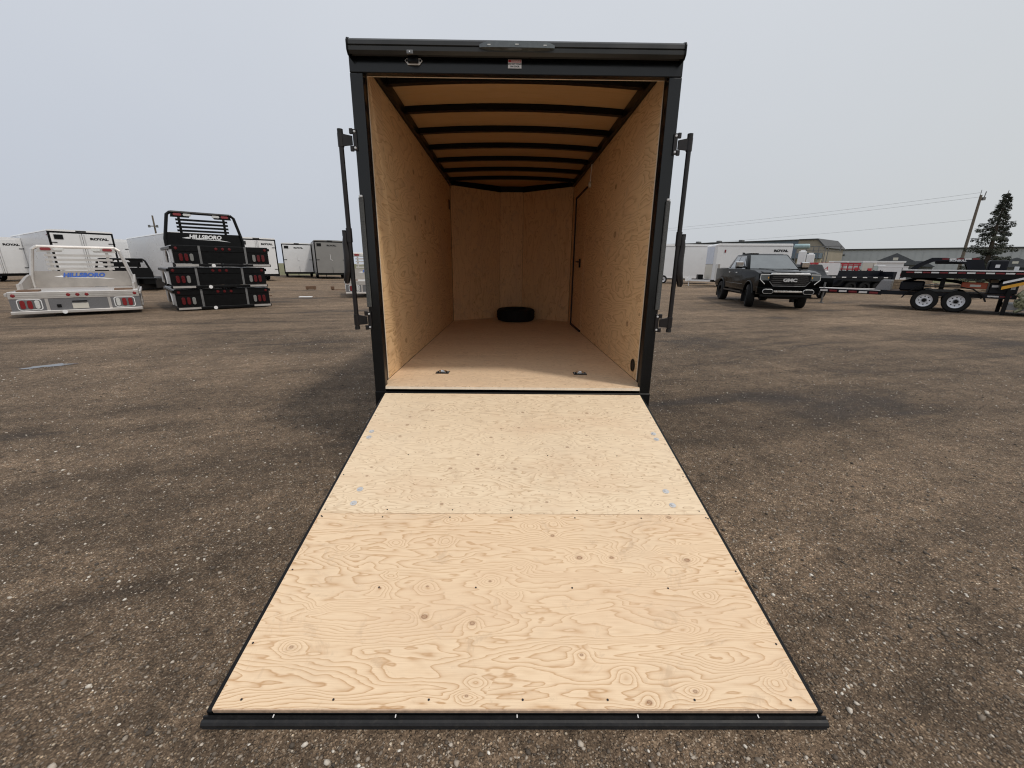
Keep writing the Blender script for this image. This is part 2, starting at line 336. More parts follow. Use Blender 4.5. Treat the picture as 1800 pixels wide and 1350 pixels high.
def text(name, s, size, mat, parent, M4, shear=0., bold=0., ext=.002, align='CENTER', xs=1.):
    cu = bpy.data.curves.new('t', 'FONT'); cu.body = s; cu.size = size; cu.extrude = ext; cu.align_x = align; cu.align_y = 'CENTER'; cu.shear = shear; cu.offset = bold; cu.resolution_u = 3
    tmp = bpy.data.objects.new('t', cu); C.objects.link(tmp); dg = bpy.context.evaluated_depsgraph_get()
    me = bpy.data.meshes.new_from_object(tmp.evaluated_get(dg)); bpy.data.objects.remove(tmp); bpy.data.curves.remove(cu)
    me.name = name; me.materials.clear(); me.materials.append(M[mat]); me.transform(M4 @ Matrix.Diagonal((xs, 1, 1, 1)))
    o = bpy.data.objects.new(name, me); C.objects.link(o); o.parent = parent; return o
def face_back(x, y, z): return Matrix.Translation((x, y, z)) @ Matrix.Rotation(R(90), 4, 'X')               # readable from -y
def face_left(x, y, z): return Matrix.Translation((x, y, z)) @ Matrix.Rotation(R(-90), 4, 'Z') @ Matrix.Rotation(R(90), 4, 'X')   # readable from -x
def face_right(x, y, z): return Matrix.Translation((x, y, z)) @ Matrix.Rotation(R(90), 4, 'Z') @ Matrix.Rotation(R(90), 4, 'X')   # readable from +x
def oval(w, h, n=5, rad=None):
    r = rad or min(w, h) / 2; pts = []
    for cx, cz, a0 in ((w / 2 - r, h / 2 - r, 0), (-w / 2 + r, h / 2 - r, 90), (-w / 2 + r, -h / 2 + r, 180), (w / 2 - r, -h / 2 + r, 270)):
        pts += [(cx + r * math.cos(R(a0 + 90 * k / n)), cz + r * math.sin(R(a0 + 90 * k / n))) for k in range(n + 1)]
    return pts
def shift(poly, dx, dz): return [(a + dx, b + dz) for a, b in poly]

# ------------------------------------------------------------------ the ground
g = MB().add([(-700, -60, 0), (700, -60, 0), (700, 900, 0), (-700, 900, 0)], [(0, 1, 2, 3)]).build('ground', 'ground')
tag(g, 'dark brown packed gravel yard with lighter dusty streaks', 'ground', kind='structure')
g = MB().add([(48, 40, .012), (500, -30, .012), (500, 700, .012), (28, 700, .012), (28, 58, .012)], [(0, 1, 2, 3, 4)]).build('grass_field', 'grass')
tag(g, 'dry green grass field beyond the gravel yard', 'grass', kind='structure')
g = MB().add([(-500, 52, .012), (-24, 46, .012), (-14, 52, .012), (-8, 700, .012), (-500, 700, .012)], [(0, 1, 2, 3, 4)]).build('grass_field', 'grass')
tag(g, 'dry grass field behind the row of white trailers', 'grass', kind='structure')
def puddle(cx, cy, a, b, ang, label, seed):
    r = random.Random(seed); n = 40; ph = [r.uniform(0, 6.28) for _ in range(4)]
    vs = [(cx, cy, .005)]
    for k in range(n):
        t = 2 * math.pi * k / n; q = 1 + .25 * math.sin(2 * t + ph[0]) + .18 * math.sin(3 * t + ph[1]) + .14 * math.sin(5 * t + ph[2]) + .08 * math.sin(9 * t + ph[3])
        x, y = a * q * math.cos(t), b * q * math.sin(t); c, s_ = math.cos(R(ang)), math.sin(R(ang))
        vs.append((cx + c * x - s_ * y, cy + s_ * x + c * y, .005))
    o = MB().add(vs, [(0, 1 + k, 1 + (k + 1) % n) for k in range(n)]).build('puddle', 'puddle'); tag(o, label, 'puddle', kind='structure')
puddle(-6.35, 2.5, .20, .11, 38, 'small shallow puddle reflecting the pale sky', 3)
# loose stones near the ramp
def gravel():
    ico = bmesh.new(); bmesh.ops.create_icosphere(ico, subdivisions=1, radius=1)
    V = np.array([q.co[:] for q in ico.verts]); F = np.array([[q.index for q in f.verts] for f in ico.faces]); ico.free()
    N = 92000; d = rng.uniform(.75, 9.5, N); a = rng.uniform(-1.12, 1.12, N)
    x = d * np.sin(a); y = -3.04 + d * np.cos(a)
    keep = ~((np.abs(x) < 1.02) & (y > -2.14)); x, y, d = x[keep], y[keep], d[keep]; n = len(x)
    r = np.clip(np.exp(rng.normal(math.log(.0031), .46, n)), .0013, .0115)
    V = V[None] * (r[:, None, None] * rng.uniform(.6, 1.35, (n, len(V), 1)))
    sq = rng.uniform(.45, .8, n); th = rng.uniform(0, 6.28, n); el = rng.uniform(.7, 1.5, n)
    vx = V[..., 0] * el[:, None]; vy = V[..., 1]; vz = V[..., 2] * sq[:, None]
    c, s = np.cos(th)[:, None], np.sin(th)[:, None]
    P = np.stack([c * vx - s * vy + x[:, None], s * vx + c * vy + y[:, None], vz + (r * sq * .35)[:, None]], -1).reshape(-1, 3)
    FF = (F[None] + (np.arange(n) * V.shape[1])[:, None, None]).reshape(-1, 3)
    me = bpy.data.meshes.new('gravel'); me.vertices.add(len(P)); me.vertices.foreach_set('co', P.ravel().astype(np.float32))
    me.loops.add(FF.size); me.loops.foreach_set('vertex_index', FF.ravel().astype(np.int32))
    me.polygons.add(len(FF)); me.polygons.foreach_set('loop_start', np.arange(0, FF.size, 3, dtype=np.int32)); me.update(calc_edges=True)
    at = me.attributes.new('tone', 'FLOAT', 'POINT'); tn = np.where(rng.random(n) < .10, rng.uniform(.85, 1, n), rng.beta(1.6, 1.8, n)); at.data.foreach_set('value', np.repeat(tn, V.shape[1]).astype(np.float32))
    me.materials.append(M['pebble']); o = bpy.data.objects.new('gravel', me); C.objects.link(o)
    tag(o, 'loose small stones scattered over the dark yard', 'gravel', kind='stuff')
gravel()

# ------------------------------------------------------------------ the open cargo trailer
T = thing('cargo_trailer', 'open black cargo trailer with plywood interior and lowered rear ramp', 'trailer', (0, 0, -.085)); T.rotation_euler = (-.0129, 0, 0)
ZF = .612; HW = .983
body = MB()
for s in (-1, 1): body.box(s * .992, s * 1.028, .09, 4.03, .42, 2.80)
body.prism([(-1.028, 4.03), (-.21, 4.66), (.21, 4.66), (1.028, 4.03), (.985, 4.03), (.19, 4.625), (-.19, 4.625), (-.985, 4.03)], 'z', .42, 2.885)
body.build('body_shell', 'black', T)
MB().prism([(-1.02, .0), (1.02, .0), (1.02, 4.03), (.21, 4.65), (-.21, 4.65), (-1.02, 4.03)], 'z', .42, .585).build('chassis', 'black', T)
MB().prism([(-1.03, 2.82), (-.6, 2.86), (0, 2.88), (.6, 2.86), (1.03, 2.82), (1.03, 2.83), (.6, 2.87), (0, 2.89), (-.6, 2.87), (-1.03, 2.83)], 'y', .12, 4.68).build('roof', 'black', T)
# rear frame
for s in (-1, 1):
    B('rear_post', 'frame', T, *sorted((s * .952, s * 1.032)), -.10, -.045, .40, 2.6175, bevel=.006, seg=2)
    B('post_jamb', 'black', T, *sorted((s * .984, s * 1.032)), -.0445, .087, .60, 2.6845)
    B('door_seal', 'rubber', T, *sorted((s * .966, s * .9835)), -.042, -.03, .60, 2.66, bevel=.003)
B('rear_header', 'frame', T, -1.032, 1.032, -.097, -.045, 2.620, 2.795, bevel=.005, seg=2)
B('header_jamb', 'black', T, -1.032, 1.032, -.0445, .087, 2.686, 2.795)
B('header_trim_strip', 'ply_edge_pale', T, -.985, .985, .088, .099, 2.672, 2.681)
B('rear_sill', 'black', T, -1.032, 1.032, -.112, -.002, .40, .566, bevel=.004)
cap = MB().prism([(-.098, 2.707), (-.098, 2.778), (-.125, 2.784), (-.150, 2.775), (-.163, 2.762), (-.166, 2.740), (-.160, 2.736), (-.166, 2.730), (-.164, 2.710), (-.150, 2.694), (-.144, 2.700), (-.150, 2.714), (-.140, 2.724), (-.118, 2.74)], 'x', -1.008, 1.008)
cap.build('rear_cap', 'cap', T, smooth=False)
for s in (-1, 1): MB().prism([(-.098, 2.688), (-.098, 2.784), (-.128, 2.788), (-.160, 2.776), (-.174, 2.756), (-.172, 2.708), (-.154, 2.688)], 'x', *sorted((s * 1.0085, s * 1.016))).build('cap_end', 'black', T)
lt = MB()
n = 18; vs = []
for k in range(n + 1):
    q = -1 + 2 * k / n; hx = .224 * q; w = (1 - abs(q) ** 3.0) ** .5 if abs(q) < 1 else 0; zz = .007 + .013 * w; dep = .012 + .026 * w
    vs += [(hx, -.164, 2.734 - zz), (hx, -.164 - dep, 2.732 - zz * .7), (hx, -.164 - dep, 2.736 + zz * .7), (hx, -.164, 2.738 + zz)]
lt.add(vs, [(4 * k + i, 4 * k + 4 + i, 4 * k + 5 + i, 4 * k + 1 + i) for k in range(n) for i in range(3)] + [(0, 1, 2, 3), (4 * n + 3, 4 * n + 2, 4 * n + 1, 4 * n)])
lb = lt.build('brake_light_bar', 'smoke_lens', T, smooth=True)
for k in range(-1, 2): B('light_diode', 'clear_lens', lb, k * .165 - .010, k * .165 + .010, -.2045 + .012 * abs(k), -.197, 2.730, 2.735)
# rope latch on the header
lp = MB().prism([(-.054, .002), (-.042, .015), (.042, .015), (.054, .002), (.036, -.021), (-.036, -.021)], 'y', -.106, -.1015, Matrix.Translation((-.632, 0, 2.682))).build('latch_plate', 'white_trim', T, .001)
B('latch_box', 'black', lp, -.664, -.601, -.128, -.1065, 2.667, 2.698, bevel=.003)
for s in (-1, 1): MB().lathe([(0.0001, 0), (.006, 0), (.006, -.004), (.0001, -.004)], (-.632 + s * .042, -.1065, 2.682), 'y', 10).build('latch_screw', 'black', lp)
hd = B('latch_handle', 'steel_grey', T, -.656, -.618, -.186, -.170, 2.684, 2.706, bevel=.004, seg=2)
B('latch_pin', 'white_ink', hd, -.640, -.634, -.1885, -.1865, 2.692, 2.699)
MB().lathe([(0.0001, 0), (.005, 0), (.005, .006), (.0001, .006)], (.078, -.1065, 2.697), 'y', 10).build('header_rivet', 'black', T)
st = B('warning_sticker', 'paper', T, -.053, .030, -.1025, -.1008, 2.652, 2.698)
B('sticker_band', 'red_ink', st, -.051, .028, -.1031, -.1026, 2.683, 2.696)
text('sticker_lettering', 'WARNING', .012, 'white_ink', st, face_back(-.006, -.1034, 2.6895), ext=.0002, bold=.0003)
text('sticker_lettering', 'DO NOT WALK', .0115, 'black_ink', st, face_back(-.0115, -.1028, 2.6745), ext=.0002, bold=.0005)
text('sticker_lettering', 'ON DOOR', .0115, 'black_ink', st, face_back(-.0115, -.1028, 2.661), ext=.0002, bold=.0005)
# interior lining
floor = MB().box(-HW, HW, -.09, 4.0, .5855, .5955).build('floor', 'ply_edge', T)
fy = [-.108, 1.11, 2.33, 3.55]
MB().prism([(-.950, fy[0] + .001), (.950, fy[0] + .001), (.950, -.044), (HW - .002, -.044), (HW - .002, fy[1] - .001), (-HW + .002, fy[1] - .001), (-HW + .002, -.044), (-.950, -.044)], 'z', .5975, ZF).build('plywood_sheet', 'ply_floor', floor, .0012)
for i in range(1, 3): B('plywood_sheet', 'ply_floor', floor, -HW + .002, HW - .002, fy[i] + .001, fy[i + 1] - .001, .5975, ZF, bevel=.0015)
MB().prism([(-HW + .002, fy[3] + .001), (HW - .002, fy[3] + .001), (HW - .002, 4.015), (.2, 4.61), (-.2, 4.61), (-HW + .002, 4.015)], 'z', .5975, ZF).build('plywood_sheet', 'ply_floor', floor)
B('floor_edge_strip', 'ply_edge_pale', floor, -.950, .950, -.1115, -.1085, .5885, .607)
wy = [.100, .395, 1.615, 2.74]
for s in (-1, 1):
    wall = MB().box(*sorted((s * .9895, s * .9915)), .101, 4.02, .60, 2.80).build('side_wall', 'black', T)
    ys = wy if s > 0 else wy + [4.02]
    for i in range(len(ys) - 1): B('plywood_sheet', 'ply_wall', wall, *sorted((s * HW, s * .9892)), ys[i] + .0008, ys[i + 1] - .0008, .613, 2.725, bevel=.0008)
    B('sheet_edge', 'ply_edge_pale', wall, *sorted((s * (HW - .0005), s * .993)), .0885, .1, .614, 2.69)
    B('top_rail', 'black', wall, *sorted((s * .945, s * .9785)), .11, 4.0, 2.727, 2.80)
    if s > 0:
        B('plywood_sheet', 'ply_wall', wall, HW, .989, 2.741, 2.775, .613, 2.725); B('plywood_sheet', 'ply_wall', wall, HW, .989, 3.66, 4.018, .613, 2.725)
        B('plywood_sheet', 'ply_wall', wall, HW, .989, 2.776, 3.659, 2.522, 2.725)
        door = B('side_door', 'ply_wall', T, .9805, .9885, 2.778, 3.62, .640, 2.495)
        B('door_gasket', 'rubber', door, .962, .9795, 3.622, 3.655, .616, 2.52); B('door_gasket', 'rubber', door, .968, .9795, 2.776, 3.621, 2.497, 2.52)
        B('door_gasket', 'rubber', door, .962, .9795, 2.776, 3.621, .616, .638)
        lt2 = B('door_latch', 'black', door, .960, .9795, 3.02, 3.075, 1.50, 1.62, bevel=.004); MB().tube([(.955, 3.05, 1.58), (.935, 3.05, 1.58), (.932, 3.14, 1.585)], .009, 8).build('latch_lever', 'black', lt2)
        lamp = MB().lathe([(.0001, 0), (.036, 0), (.034, -.02), (.02, -.03), (.0001, -.032)], (.9785, 2.56, 2.50), 'x', 16).build('dome_lamp', 'pale_cream', T, smooth=True)
        MB().tube([(.972, 2.555, 2.52), (.970, 2.54, 2.60), (.974, 2.53, 2.725)], .005, 6).build('lamp_cord', 'white_trim', lamp)
        MB().lathe([(.0001, 0), (.052, 0), (.052, -.003), (.044, -.004), (.042, -.001), (.0001, -.001)], (.9785, .205, .715), 'x', 24).build('wall_port', 'black', T, smooth=True)
    else:
        B('wall_vent', 'black', T, -.9785, -.972, 3.80, 3.90, 2.36, 2.50, bevel=.003)
nose = MB().prism([(-.985, 4.028), (-.205, 4.618), (.205, 4.618), (.985, 4.028), (.985, 4.029), (.204, 4.6195), (-.204, 4.6195), (-.985, 4.029)], 'z', .60, 2.80).build('nose_wall', 'black', T)
for (x0, y0), (x1, y1) in (((-.977, 4.018), (-.203, 4.604)), ((.203, 4.604), (.977, 4.018))):
    MB().prism([(x0, y0), (x1, y1), (x1, y1 + .010), (x0, y0 + .010)], 'z', .613, 2.80).build('plywood_sheet', 'ply_nose', nose)
B('plywood_sheet', 'ply_nose', nose, -.2, .2, 4.598, 4.608, .613, 2.80)
for s in (-1, 1): MB().prism([(s * .965, 4.010), (s * .19, 4.592), (s * .19, 4.596), (s * .966, 4.016)], 'z', 2.740, 2.80).build('nose_rail', 'black', nose)
B('nose_rail', 'black', nose, -.19, .19, 4.585, 4.597, 2.745, 2.80)
def crown(x, z): return z + .035 * (1 - (x / .98) ** 2)
ceil_ = MB()
xs = [-.975 + .195 * k for k in range(11)]
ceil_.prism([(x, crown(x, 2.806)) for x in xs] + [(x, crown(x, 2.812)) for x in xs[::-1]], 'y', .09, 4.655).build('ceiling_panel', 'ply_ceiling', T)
for k in range(8):
    y = .46 + .56 * k
    w = .9445 if y < 3.95 else .9445 - (y - 3.95) * 1.3
    xb = [-w + 2 * w * j / 10 for j in range(11)]
    if y > 4.3: continue
    MB().prism([(x, crown(x, 2.757)) for x in xb] + [(x, crown(x, 2.804)) for x in xb[::-1]], 'y', y - .026, y + .026).build('roof_bow', 'black', T)
for x in (-.59, .57):
    tr = B('tie_down', 'black', T, x - .055, x + .055, .272, .350, ZF + .0005, ZF + .006, bevel=.002)
    MB().lathe([(.028 + .005 * math.cos(a), .009 + .005 * math.sin(a)) for a in (2 * math.pi * q / 8 for q in range(8))], (x, .312, ZF + .004), 'z', 20).build('tie_ring', 'chrome', tr, smooth=True)
    B('tie_cup', 'zinc', tr, x - .028, x + .028, .290, .334, ZF + .0062, ZF + .009, bevel=.002)
    for q in (-1, 1): MB().lathe([(.0001, 0), (.006, 0), (.005, .003), (.0001, .004)], (x + q * .045, .312, ZF + .006), 'z', 8).build('tie_screw', 'zinc', tr)
# lock rods outside both rear posts
for s in (-1, 1):
    rod = MB().cyl((s * 1.128, -.085, 1.05), (s * 1.128, -.085, 2.285), .0155, n=12).build('lock_rod', 'hinge', T, smooth=True)
    MB().cyl((s * 1.128, -.085, 2.285), (s * 1.128, -.085, 2.312), .018, n=12).build('rod_cap', 'rubber', rod, smooth=True)
    MB().cyl((s * 1.128, -.085, 1.028), (s * 1.128, -.085, 1.05), .018, n=12).build('rod_cap', 'rubber', rod, smooth=True)
    for z in (2.245, 1.095):
        br = MB().prism([(s * 1.016, z - .062), (s * 1.040, z - .062), (s * 1.040, z + .062), (s * 1.016, z + .062)], 'y', -.112, -.1015).build('rod_bracket', 'hinge', T, .002)
        for q in (.034, -.066): B('bracket_ear', 'hinge', br, *sorted((s * 1.0405, s * 1.062)), -.112, -.098, z + q, z + q + .032, bevel=.002)
        MB().prism([(s * 1.050, z - .027), (s * 1.118, z - .034), (s * 1.118, z + .040), (s * 1.050, z + .027)], 'y', -.096, -.088).build('bracket_arm', 'hinge', br, .002)
        MB().cyl((s * 1.128, -.085, z - .035), (s * 1.128, -.085, z + .042), .0195, n=12).build('bracket_sleeve', 'hinge', br, smooth=True)
        for q in (-1, 1): MB().lathe([(.0001, 0), (.008, 0), (.007, -.005), (.0001, -.006)], (s * 1.028, -.1122, z + q * .047), 'y', 8).build('bracket_bolt', 'zinc', br)
    hub = MB().cyl((s * 1.128, -.085, 1.625), (s * 1.128, -.085, 1.715), .020, n=12).build('handle_hub', 'hinge', rod, smooth=True)
    hn = MB().tube([(s * 1.152, -.085, 1.690), (s * 1.160, -.086, 1.62), (s * 1.152, -.088, 1.54), (s * 1.156, -.088, 1.44), (s * 1.172, -.086, 1.37), (s * 1.170, -.086, 1.35)], [.016, .019, .024, .025, .021, .014], 10).build('lock_handle', 'hinge', T, smooth=True)
    B('handle_lug', 'hinge', T, *sorted((s * 1.1495, s * 1.172)), -.096, -.076, 1.662, 1.702, bevel=.002)
    B('grip_strip', 'grit', T, *sorted((s * 1.006, s * 1.036)), -.116, -.1015, 1.19, 1.905, bevel=.003)
    B('grip_strip_end', 'zinc', T, *sorted((s * 1.010, s * 1.032)), -.117, -.1015, 1.906, 1.920, bevel=.003)
# wheels and tongue (not in view from the rear, part of the trailer all the same)
def wheel(parent, x, y, r, w, hubmat='silver_wheel', side=1, name='wheel', n=28, holes=0):
    ty = MB().lathe([(r * .60, -w / 2), (r * .90, -w / 2), (r * .985, -w * .38), (r, -w * .2), (r, w * .2), (r * .985, w * .38), (r * .90, w / 2), (r * .60, w / 2)], (x, y, r), 'x', n).build(name, 'tyre', parent, smooth=True)
    MB().lathe([(.0001, side * w * .1), (r * .2, side * w * .12), (r * .22, side * w * .26), (r * .5, side * w * .22), (r * .56, side * w * .44), (r * .605, side * w * .45), (r * .605, -side * w * .3), (.0001, -side * w * .3)], (x, y, r), 'x', n).build('rim', hubmat, ty, smooth=True)
    MB().lathe([(.0001, side * w * .42), (r * .15, side * w * .40), (r * .17, side * w * .2), (.0001, side * w * .2)], (x, y, r), 'x', 10).build('hub_cap', 'black', ty)
    for k in range(holes):
        a = 2 * math.pi * k / holes
        MB().lathe([(.0001, 0), (r * .055, 0), (r * .055, .004), (.0001, .004)], (x + side * w * .245, y + r * .38 * math.cos(a), r + r * .38 * math.sin(a)), 'x', 8).build('rim_hole', 'black', ty)
    return ty
T2 = T
# ramp door, local frame: x right, y up the slope, z out of the ramp
P1 = Vector((0, -2.09, .12)); P0 = Vector((0, -.118, .560)); RL = (P0 - P1).length
ramp = MB()
for s in (-1, 1): ramp.box(*sorted((s * .9545, s * .974)), -.003, RL - .002, -.055, -.012)
ramp.box(-.954, .954, -.003, .010, -.055, -.020)
for k in range(6): ramp.box(-.954, .954, .2 + .35 * k, .25 + .35 * k, -.055, -.020)
ramp = ramp.build('ramp_door', 'black', T, .002)
ey = (P0 - P1).normalized(); ramp.location = P1; ramp.rotation_euler = (math.atan2(ey.z, ey.y), 0, 0)
MB().box(-.970, .970, -.002, RL - .01, -.060, -.0555).build('ramp_skin', 'black', ramp)
B('plywood_sheet', 'ply_ramp', ramp, -.953, .953, 0, .8195, -.018, 0, bevel=.0015)
B('plywood_sheet', 'ply_ramp_upper', ramp, -.953, .953, .8210, RL - .004, -.018, .0005, bevel=.0015)
B('sheet_edge', 'ply_edge', ramp, -.952, .952, -.003, -.0005, -.0175, -.002)
gut = MB().prism([(-.004, -.062), (-.004, -.030), (-.009, -.027), (-.012, -.034), (-.016, -.031), (-.023, -.032), (-.029, -.038), (-.031, -.046), (-.027, -.052), (-.031, -.057), (-.024, -.063)], 'x', -.984, .984).build('ramp_lip', 'rubber', ramp, smooth=False)
B('lip_strip', 'hinge', ramp, -.986, .986, -.039, -.0315, -.063, -.0595)
for k in range(5): B('lip_tab', 'white_trim', ramp, -.764 + .3825 * k - .0016, -.764 + .3825 * k + .0016, -.0125, -.004, -.0268, -.0245)
for x, y in ((-.808, .985), (-.808, .885), (-.905, 1.515), (-.903, 1.452), (.800, .982), (.800, .882), (.898, 1.510), (.898, 1.450)):
    b = MB().lathe([(.0001, .001), (.0165, .001), (.0165, .0025), (.010, .003), (.008, .007), (.0001, .008)], (x, y, 0), 'z', 16).build('carriage_bolt', 'zinc', ramp, smooth=True)
sc0 = MB().lathe([(.0001, 0), (.0038, 0), (.0036, .0008), (.0001, .0010)], (0, 0, 0), 'z', 8).build('screw', 'hinge', ramp); first = True
for x, y in [(-.93 + .31 * k + .012 * random.uniform(-1, 1), .843) for k in range(7)] + [(-.93 + .31 * k + .02 * random.uniform(-1, 1), .795) for k in range(7)] + [(-.86 + .287 * k + .02 * random.uniform(-1, 1), .025) for k in range(7)] + [(s * .935, .2 + .3 * k) for k in range(6) for s in (-1, 1)] + [(-.62 + .41 * k, 1.28) for k in range(4)] + [(-.55 + .39 * k, .42) for k in range(4)]:
    o = sc0 if first else sc0.copy()
    if not first: C.objects.link(o); o.parent = ramp
    first = False; o.location = (x, y, .0008)
for s in (-1, 1): MB().cyl((s * .70, RL + .004, -.03), (s * .45, RL + .004, -.03), .014, n=10).build('ramp_hinge', 'hinge', ramp, smooth=True)
# running gear of the open trailer
for s in (-1, 1):
    for y in (1.75, 2.55):
        w_ = wheel(T, s * 1.13, y, .34, .2, side=s); w_.location.z = .05
    MB().prism([(1.28, .62), (1.40, .80), (2.90, .80), (3.02, .62), (3.0, .61), (2.88, .785), (1.42, .785), (1.30, .61)], 'x', *sorted((s * 1.03, s * 1.25))).build('fender', 'black', T)
tg = MB()
for s in (-1, 1): tg.prism([(s * .75, 4.2), (s * .68, 4.2), (s * .03, 5.75), (s * .09, 5.75)], 'z', .44, .54)
tg.build('tongue', 'black', T); MB().cyl((0, 5.55, .06), (0, 5.55, 1.0), .03).build('tongue_jack', 'black', T)

# spare tyre lying in the nose
sp = MB().lathe([(.20, .012), (.27, 0), (.312, .018), (.325, .06), (.326, .105), (.325, .15), (.312, .192), (.27, .21), (.20, .198), (.185, .105)], (0, 0, 0), 'z', 40).build('spare_tire', 'tyre', smooth=True)
tag(sp, 'black spare tire lying flat in the trailer nose', 'tire'); sp.location = (.085, 4.165, ZF - .085 - .0129 * 4.17 + .002)
mr = MB()
for k in range(3): mr.lathe([(.3245, .055 + .045 * k), (.3285, .055 + .045 * k), (.3285, .072 + .045 * k), (.3245, .072 + .045 * k)], (0, 0, 0), 'z', 40)
mr.build('tread_rib', 'tyre', sp)
# ------------------------------------------------------------------ background: flat truck beds
def bed_tail(o, W_, z0, z1, body, panel, lens_frame, split):
    """rear apron of a truck bed: rail, panels, lamps"""
    h = W_ / 2; zr = z1 - .17
    B('tail_rail', body, o, -h, h, 0, .10, zr, z1, bevel=.01)
    if split:
        for k in range(2): B('rail_rib', body, o, -h + .02, h - .02, -.008, -.0005, zr + .05 + .05 * k, zr + .058 + .05 * k)
    for a, b in ((-h, -h + .62), (-h + .64, h - .64), (h - .62, h)):
        B('tail_panel', panel, o, a + .004, b - .004, .012, .05, z0 + .05, zr - .002)
    for x in (-h + .63, h - .63): B('tail_divider', body if split else 'steel_grey', o, x - .028, x + .028, -.004, .011, z0 + .03, zr - .003 if split else z1 - .003)
    B('tail_bumper', 'alu' if split else 'black', o, -h - .02, h + .02, -.05, .05, z0 - .035, z0 + .045, bevel=.012)
    if not split:
        for a, b in ((-h + .02, -h + .55), (h - .48, h - .01)): B('bumper_strip', 'alu', o, a, b, -.056, -.0505, z0 - .02, z0 + .035)
    for x in [-.17, 0, .17] + [-h + .09, h - .09]:
        MB().lathe([(.0001, -.014), (.035, -.012), (.042, -.001), (.0001, -.001)], (x, 0, z1 - .085), 'y', 14).build('marker_light', 'red_lens' if lens_frame else 'dark_red_lens', o, smooth=True)
    for s in (-1, 1):
        if lens_frame: MB().prism(shift(oval(.43, .27, rad=.06), s * (h - .33), (z0 + zr) / 2 + .03), 'y', -.004, .0115).build('lamp_surround', 'white_trim', o); MB().prism(shift(oval(.395, .235, rad=.05), s * (h - .33), (z0 + zr) / 2 + .03), 'y', -.0055, -.0042).build('lamp_recess', 'steel_grey', o)
        for k, m in enumerate(('red_lens', 'red_lens', 'clear_lens') if lens_frame else ('dark_red_lens', 'dark_red_lens', 'dim_lens')):
            MB().prism(shift(oval(.085, .21), s * (h - (.21 if lens_frame else .17) - .125 * k), (z0 + zr) / 2 + .03), 'y', -.022, -.0056 if lens_frame else .0115).build('tail_lamp', m, o, .006)
def head_rack(o, y, z, W_, ztop, body, panel, ink, lower, label_mat=None):
    h = W_ / 2; hb = h * .90; ht = h * .68; zp = z + lower
    MB().prism([(-hb, z), (hb, z), (hb * .985, zp), (-hb * .985, zp)], 'y', y + .02, y + .05).build('rack_panel', panel, o)
    for s in (-1, 1):
        MB().tube([(s * hb, y, z), (s * hb * 1.0, y, z + .25), (s * (ht + .10), y + .03, ztop - .10), (s * ht, y + .035, ztop - .02)], .048, 8).build('rack_post', body, o)
        MB().prism([(s * .10 + s * .25, ztop - .17), (s * (ht + .02), ztop - .17), (s * (ht - .02), ztop - .005), (s * .25, ztop - .005)], 'y', y + .01, y + .045).build('lamp_board', body, o)
        MB().prism(shift(oval(.22, .075), s * (ht - .17), ztop - .09), 'y', y - .015, y + .009).build('rack_lamp', 'red_lens', o, .004)
        MB().prism(shift(oval(.22, .075), s * (ht - .43), ztop - .09), 'y', y - .015, y + .009).build('rack_lamp', 'clear_lens', o, .004)
        MB().box(s * .62 - .036, s * .62 + .036, y + .055, y + .085, zp, ztop - .17).build('rack_upright', body, o)
    MB().tube([(-ht, y + .035, ztop - .02), (ht, y + .035, ztop - .02)], .045, 8).build('rack_top_bar', body, o)
    nb = 4
    for k in range(nb): B('rack_slat', body, o, -.72, .72, y + .02, y + .052, zp + .035 + (ztop - .20 - zp) * k / nb, zp + .100 + (ztop - .20 - zp) * k / nb)
    sh = MB()
    Wd = .62
    sh.add([(-Wd - .02, y + .014, zp - .165), (-Wd + .15, y + .014, zp - .125), (-Wd + .2, y + .014, zp - .185), (Wd - .2, y + .014, zp - .195), (Wd + .10, y + .014, zp - .25), (Wd - .3, y + .014, zp - .215), (-.2, y + .014, zp - .205)], [(0, 1, 2, 3, 4, 5, 6)]).build('panel_flash', 'white_ink', o)
    text('panel_lettering', 'HILLSBORO', .165, ink, o, face_back(0, y + .008, zp - .12), shear=.25, bold=.008, xs=1.05)
